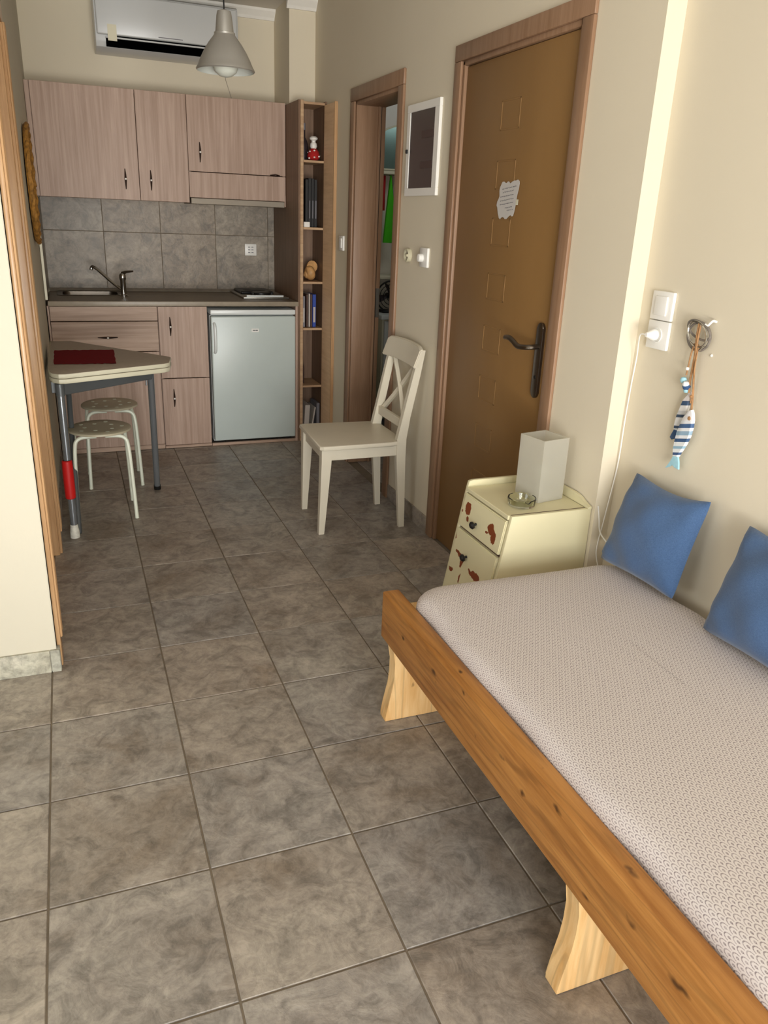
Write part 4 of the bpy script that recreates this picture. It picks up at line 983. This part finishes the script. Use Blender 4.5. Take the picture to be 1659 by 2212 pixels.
def drawer(z0, z1, m, knob):
    bm = new(); a, b = Y0+.018, Y1-.018; t = .012
    vs = [bm.verts.new(c) for c in ((slope(z0)-.004, a, z0), (slope(z1)-.004, a, z1), (slope(z1)-.004, b, z1), (slope(z0)-.004, b, z0), (slope(z0)+t, a, z0), (slope(z1)+t, a, z1), (slope(z1)+t, b, z1), (slope(z0)+t, b, z0))]
    for f in ((0, 1, 2, 3), (7, 6, 5, 4), (0, 4, 5, 1), (1, 5, 6, 2), (2, 6, 7, 3), (3, 7, 4, 0)): bm.faces.new([vs[i] for i in f])
    bmesh.ops.recalc_face_normals(bm, faces=bm.faces); bmesh.ops.bevel(bm, geom=bm.edges[:], offset=.003, segments=2, affect='EDGES')
    d = obj('drawer', bm, m, ns)
    rot = Matrix.Rotation(-math.pi/2-0.17, 4, 'Y')
    obj('knob', lathe(new(), [(.004, 0), (.004, .008), (.012, .012), (.013, .018), (.008, .023), (0, .024)], (slope(knob[1])-.004, knob[0], knob[1]), 14, 0, rot), M['black'], d, label='dark knob')
drawer(.428, .540, mu, (1.035, .470)); drawer(.185, .418, ml, (1.045, .352))
bm = new(); obj('lower_front', prism(new(), [(slope(.18)+.002, .18), (slope(.02)+.002, .02), (slope(.02)+.014, .02), (slope(.18)+.014, .18)], 'y', Y0+.0145, Y1-.0145), M['stand'], ns); bm.free()
obj('front_gap', prism(new(), [(slope(.543)+.009, .543), (slope(.183)+.009, .183), (slope(.183)+.014, .183), (slope(.543)+.014, .543)], 'y', Y0+.0145, Y1-.0145), M['b_brown'], ns)
# frosted lamp on the nightstand
zb = ZT+.0005; cs = [(1.497, .940), (1.603, .962), (1.581, 1.068), (1.475, 1.046)]
lm = thing('table_lamp', 'square frosted white column lamp standing on the nightstand', 'lamp', (1.539, 1.004, zb))
bm = new(); t_ = 0.004; ctr = Vector((sum(c[0] for c in cs)/4, sum(c[1] for c in cs)/4, 0))
o_ = [Vector((c[0], c[1], 0)) for c in cs]; i_ = [c+(ctr-c).normalized()*t_*1.414 for c in o_]
V = [[bm.verts.new((p.x, p.y, z)) for p in ps] for ps, z in ((o_, zb), (o_, zb+.205), (i_, zb+.205), (i_, zb))]
for a, b in ((0, 1), (1, 2), (2, 3), (3, 0)):
    for k in range(4): bm.faces.new([V[a][k], V[a][(k+1) % 4], V[b][(k+1) % 4], V[b][k]])
obj('shade', bm, M['frosted'], lm, smooth=False)
obj('lamp_holder', lathe(new(), [(0, 0), (.040, 0), (.040, .006), (.015, .010), (.014, .04), (0, .04)], (ctr.x, ctr.y, zb), 20), M['white_plastic'], lm)
obj('bulb', lathe(new(), [(.012, .0405), (.014, .05), (.024, .075), (.026, .09), (.018, .11), (0, .117)], (ctr.x, ctr.y, zb), 18), M['bulb'], lm)
# glass ashtray
bm = new(); c_ = (1.437, .940, ZT+.0005); r_ = .046
lathe(bm, [(0, .0), (.038, 0), (.042, .003), (r_, .026), (r_-.002, .028), (r_-.005, .027), (.036, .008), (0, .006)], c_, 36)
for v in bm.verts:
    a = math.atan2(v.co.y-c_[1], v.co.x-c_[0])
    if v.co.z > c_[2]+.02:
        for k in range(3):
            dd = abs((a-(0.5+k*2.094)+math.pi) % (2*math.pi)-math.pi)
            if dd < .16: v.co.z -= .007
tag(obj('ashtray', bm, M['glass']), 'round clear glass ashtray on the nightstand', 'ashtray')

# ================================================================== BED
bd = thing('daybed', 'heavy pine daybed frame with pale curved plank legs', 'bed', (1.3, -.27, 0))
bm = new(); box(bm, (0.908, -1.38, .268), (0.958, 0.775, .412), .005, 3); obj('side_rail', bm, M['pine'], bd, label='thick orange pine beam with knots')
obj('side_rail', b1((1.625, -1.38, .268), (1.668, 0.765, .400), .004), M['pine_light'], bd)
obj('end_rail', b1((0.9585, .715, .272), (1.6245, .760, .372), .003), M['pine_light'], bd); obj('end_rail', b1((0.9585, -1.36, .272), (1.6245, -1.32, .372), .003), M['pine_light'], bd)
lp = [(0.924, .268), (0.934, .238), (0.939, .195), (0.939, .150), (0.935, .110), (0.929, .080), (0.922, .045), (0.917, .012), (0.917, .001), (1.26, .001), (1.26, .012), (1.252, .045), (1.243, .09), (1.240, .15), (1.243, .2), (1.25, .268)]
for y in (.731, -.189, -1.15):
    l = obj('leg', prism(new(), lp, 'y', y, y+.042, bev=.002), M['pine_light'], bd, label='pale pine plank leg with a curved edge')
obj('back_leg', b1((1.60, .70, .001), (1.66, .745, .268), .003), M['pine_light'], bd); obj('back_leg', b1((1.60, -1.30, .001), (1.66, -1.24, .268), .003), M['pine_light'], bd)
for k in range(14):
    y = .62-k*.145; obj('slat', b1((0.9585, y-.04, .278), (1.6245, y+.04, .296), .002), M['pine_light'], bd)
# mattress
bm = new(); X0, X1, YA, YC = 0.960, 1.664, -1.30, 0.722; prev = None
prof = [(0.012, .298), (0.003, .310), (0.0, .33), (0.0, .405)]+[(.036*(1-math.cos(math.radians(a))), .405+.040*math.sin(math.radians(a))) for a in (15, 30, 45, 60, 75)]+[(.036+.010*k*(1+.17*k), .4452+.0075*(1-math.exp(-k*.5))) for k in range(0, 11)]
def mring(ins, z):
    out = []; r = max(.085-ins*.35, .02); x0, x1, y0, y1 = X0+ins, X1-ins, YA+ins, YC-ins
    base = rr(x0, x1, y0, y1, min(r, (x1-x0)/2-.001), 7); n = len(base)
    for k in range(n):
        p, q = base[k], base[(k+1) % n]; m = 20 if k in (15, 31) else (8 if k in (7, 23) else 1)
        for h in range(m): out.append((p[0]+(q[0]-p[0])*h/m, p[1]+(q[1]-p[1])*h/m))
    o = []
    for x, y in out:
        w = .0030*math.sin(y*14)+.0018*math.sin(y*37) if x < 1.0 else 0
        o.append(bm.verts.new((x+w*(z > .31), y, z+(.004*math.sin(x*9+1)*math.sin(y*5) if z > .43 else 0)+(.003*math.sin(y*23)*(.40 < z < .446)))))
    return o
for ins, z in prof:
    rg = mring(ins, z)
    if prev:
        for k in range(len(rg)): bm.faces.new([prev[k], prev[(k+1) % len(rg)], rg[(k+1) % len(rg)], rg[k]])
    else: bm.faces.new(rg[::-1])
    prev = rg
bm.faces.new(prev)
mt = tag(obj('mattress', bm, M['mattress'], angle=1.2), 'mattress in a pale patterned cover on the pine daybed', 'mattress')

# cushions
def cushion(label, TL, TR, BL, BR, th=.115, seed=1):
    rnd = random.Random(seed); n = 22; TL, TR, BL, BR = map(Vector, (TL, TR, BL, BR)); bm = new()
    nrm = (TR-TL).cross(BL-TL).normalized()
    if nrm.x > 0: nrm = -nrm
    ph = [rnd.uniform(0, 6) for _ in range(4)]
    def pt(s, t, side):
        u, v = 2*s-1, 2*t-1
        cr = 1-0.035*(abs(u)**7)*(abs(v)**7); pv = 0.15 if v < 0 else 0.055; uu = u*(1-0.045*(1-v*v))*cr; vv = v*(1-pv*(1-u*u)*(1+.25*u))*cr
        s2, t2 = (uu+1)/2, (vv+1)/2
        p = (TL*(1-s2)+TR*s2)*(1-t2)+(BL*(1-s2)+BR*s2)*t2
        h = (max(0, 1-u**2)**.55)*(max(0, 1-v**2)**.55)
        w = 0.003*math.sin(7*u+ph[0])*math.sin(5*v+ph[1])+0.0025*math.sin(11*u*v+ph[2])
        edge = .0015
        # creases fanning out of the corners
        for cu, cv in ((-1, -1), (1, -1), (-1, 1), (1, 1)):
            d = math.hypot(u-cu, v-cv); a = math.atan2(abs(v-cv), abs(u-cu)); w += 0.004*math.exp(-(d/.45)**2)*math.sin(a*10+ph[3])*min(1, d*4)*(h > 0)
        return p+nrm*side*(th/2*h+edge)+nrm*w*(h > 0)*side
    F = [[bm.verts.new(pt(i/n, j/n, 1)) for j in range(n+1)] for i in range(n+1)]; B = [[bm.verts.new(pt(i/n, j/n, -.55)) for j in range(n+1)] for i in range(n+1)]
    for i in range(n):
        for j in range(n):
            bm.faces.new([F[i][j], F[i][j+1], F[i+1][j+1], F[i+1][j]]); bm.faces.new([B[i][j], B[i+1][j], B[i+1][j+1], B[i][j+1]])
    for i in range(n):
        bm.faces.new([F[i][0], F[i+1][0], B[i+1][0], B[i][0]]); bm.faces.new([F[i][n], B[i][n], B[i+1][n], F[i+1][n]])
        bm.faces.new([F[0][i], B[0][i], B[0][i+1], F[0][i+1]]); bm.faces.new([F[n][i], F[n][i+1], B[n][i+1], B[n][i]])
    return tag(obj('cushion', bm, M['blue'], angle=1.6), label, 'cushion', 'blue cushions leaning on the wall')
cushion('blue square cushion nearest the nightstand, leaning on the wall', (1.672, .708, .728), (1.672, .402, .742), (1.585, .708, .458), (1.600, .402, .462), seed=3)
cushion('blue square cushion at the right edge of the photo, leaning on the wall', (1.672, .275, .728), (1.672, -.035, .742), (1.572, .262, .458), (1.572, -.045, .462), seed=8)

# ================================================================== BATHROOM CONTENTS (seen through the narrow gap)
mr = thing('bathroom_mirror', 'arched greenish mirror in the bathroom', 'mirror', (2.40, 4.29, 1.70))
arch = [(2.15, 1.70), (2.65, 1.70), (2.65, 1.86)]+[(2.40+.25*math.cos(math.radians(a)), 1.86+.12*math.sin(math.radians(a))) for a in range(15, 180, 15)]+[(2.15, 1.86)]
obj('glass', prism(new(), arch, 'y', 4.282, 4.292), M['teal'], mr, smooth=False)
obj('rim', tube(new(), [(a, 4.283, b) for a, b in arch], .006, 6, closed=True), M['cream_plastic'], mr)
tag(obj('mirror_shelf', b1((2.12, 4.17, 1.665), (2.68, 4.30, 1.685), .003), M['cream_plastic']), 'pale narrow shelf below the bathroom mirror', 'shelf')
def towel(name, label, pts, y, m):
    bm = new(); n = len(pts); prism(bm, pts, 'y', y-.012, y+.012, bev=.006); return tag(obj(name, bm, m), label, 'towel')
towel('towel', 'bright green towel hanging in a pointed fold in the bathroom', [(2.226, 1.66), (2.234, 1.66), (2.262, 1.45), (2.300, 1.235), (2.190, 1.235), (2.208, 1.45), (2.222, 1.60)], 4.20, M['green'])
towel('towel', 'dark red towel hanging left of the green one in the bathroom', [(2.165, 1.66), (2.205, 1.66), (2.205, 1.44), (2.165, 1.44)], 4.235, M['redtowel'])
tag(obj('towel_rail', tube(new(), [(2.12, 4.21, 1.662), (2.66, 4.21, 1.662)], .006, 8), M['chrome']), 'chrome rail holding the towels in the bathroom', 'towel rail')
tag(obj('bathroom_shelf', b1((2.13, 4.14, 1.00), (2.66, 4.30, 1.022), .003), M['cream_plastic']), 'pale shelf above the black fan in the bathroom', 'shelf')
tag(obj('toiletry_bottle', lathe(new(), [(0, 0), (.018, 0), (.018, .045), (.007, .055), (.007, .075), (0, .075)], (2.275, 4.2, 1.0225), 16), M['b_brown']), 'small dark bottle on the bathroom shelf', 'bottle')
fn = thing('desk_fan', 'round black fan standing in the bathroom', 'fan', (2.24, 4.2, .775))
rY = Matrix.Rotation(math.pi/2, 4, 'X')
bm = new()
for r in (.03, .055, .08, .104): tube(bm, [(2.24+r*math.cos(a*math.pi/12), 4.14, .885+r*math.sin(a*math.pi/12)) for a in range(24)], .0025 if r < .1 else .006, 6, closed=True)
obj('guard', bm, M['black'], fn)
bm = new()
for k in range(4):
    a = k*math.pi/2; tube(bm, [(2.24+.015*math.cos(a), 4.165, .885+.015*math.sin(a)), (2.24+.06*math.cos(a+.2), 4.17, .885+.06*math.sin(a+.2)), (2.24+.09*math.cos(a+.4), 4.165, .885+.09*math.sin(a+.4))], [.008, .028, .012], 8, flat=.15)
obj('blade', bm, M['panel_glass'], fn)
obj('hub', lathe(new(), [(0, .03), (.018, .028), (.02, -.05), (0, -.05)], (2.24, 4.16, .885), 16, 0, rY), M['black'], fn)
obj('base', b1((2.18, 4.12, .776), (2.30, 4.24, .79), .003), M['black'], fn)
wb = thing('washbasin_cabinet', 'white bathroom cabinet under the black fan', 'cabinet', (2.4, 4.15, 0))
obj('body', b1((2.14, 4.02, 0.05), (2.66, 4.295, .745), .004), M['cream_plastic'], wb)
obj('top', b1((2.12, 3.99, .7455), (2.68, 4.298, .775), .006, 2), M['white_gloss'], wb)
obj('door', b1((2.15, 4.002, .07), (2.395, 4.0195, .735), .002), M['white_gloss'], wb); obj('door', b1((2.405, 4.002, .07), (2.65, 4.0195, .735), .002), M['white_gloss'], wb)
obj('plinth', b1((2.16, 4.05, 0.001), (2.64, 4.28, .05), 0), M['b_grey'], wb)
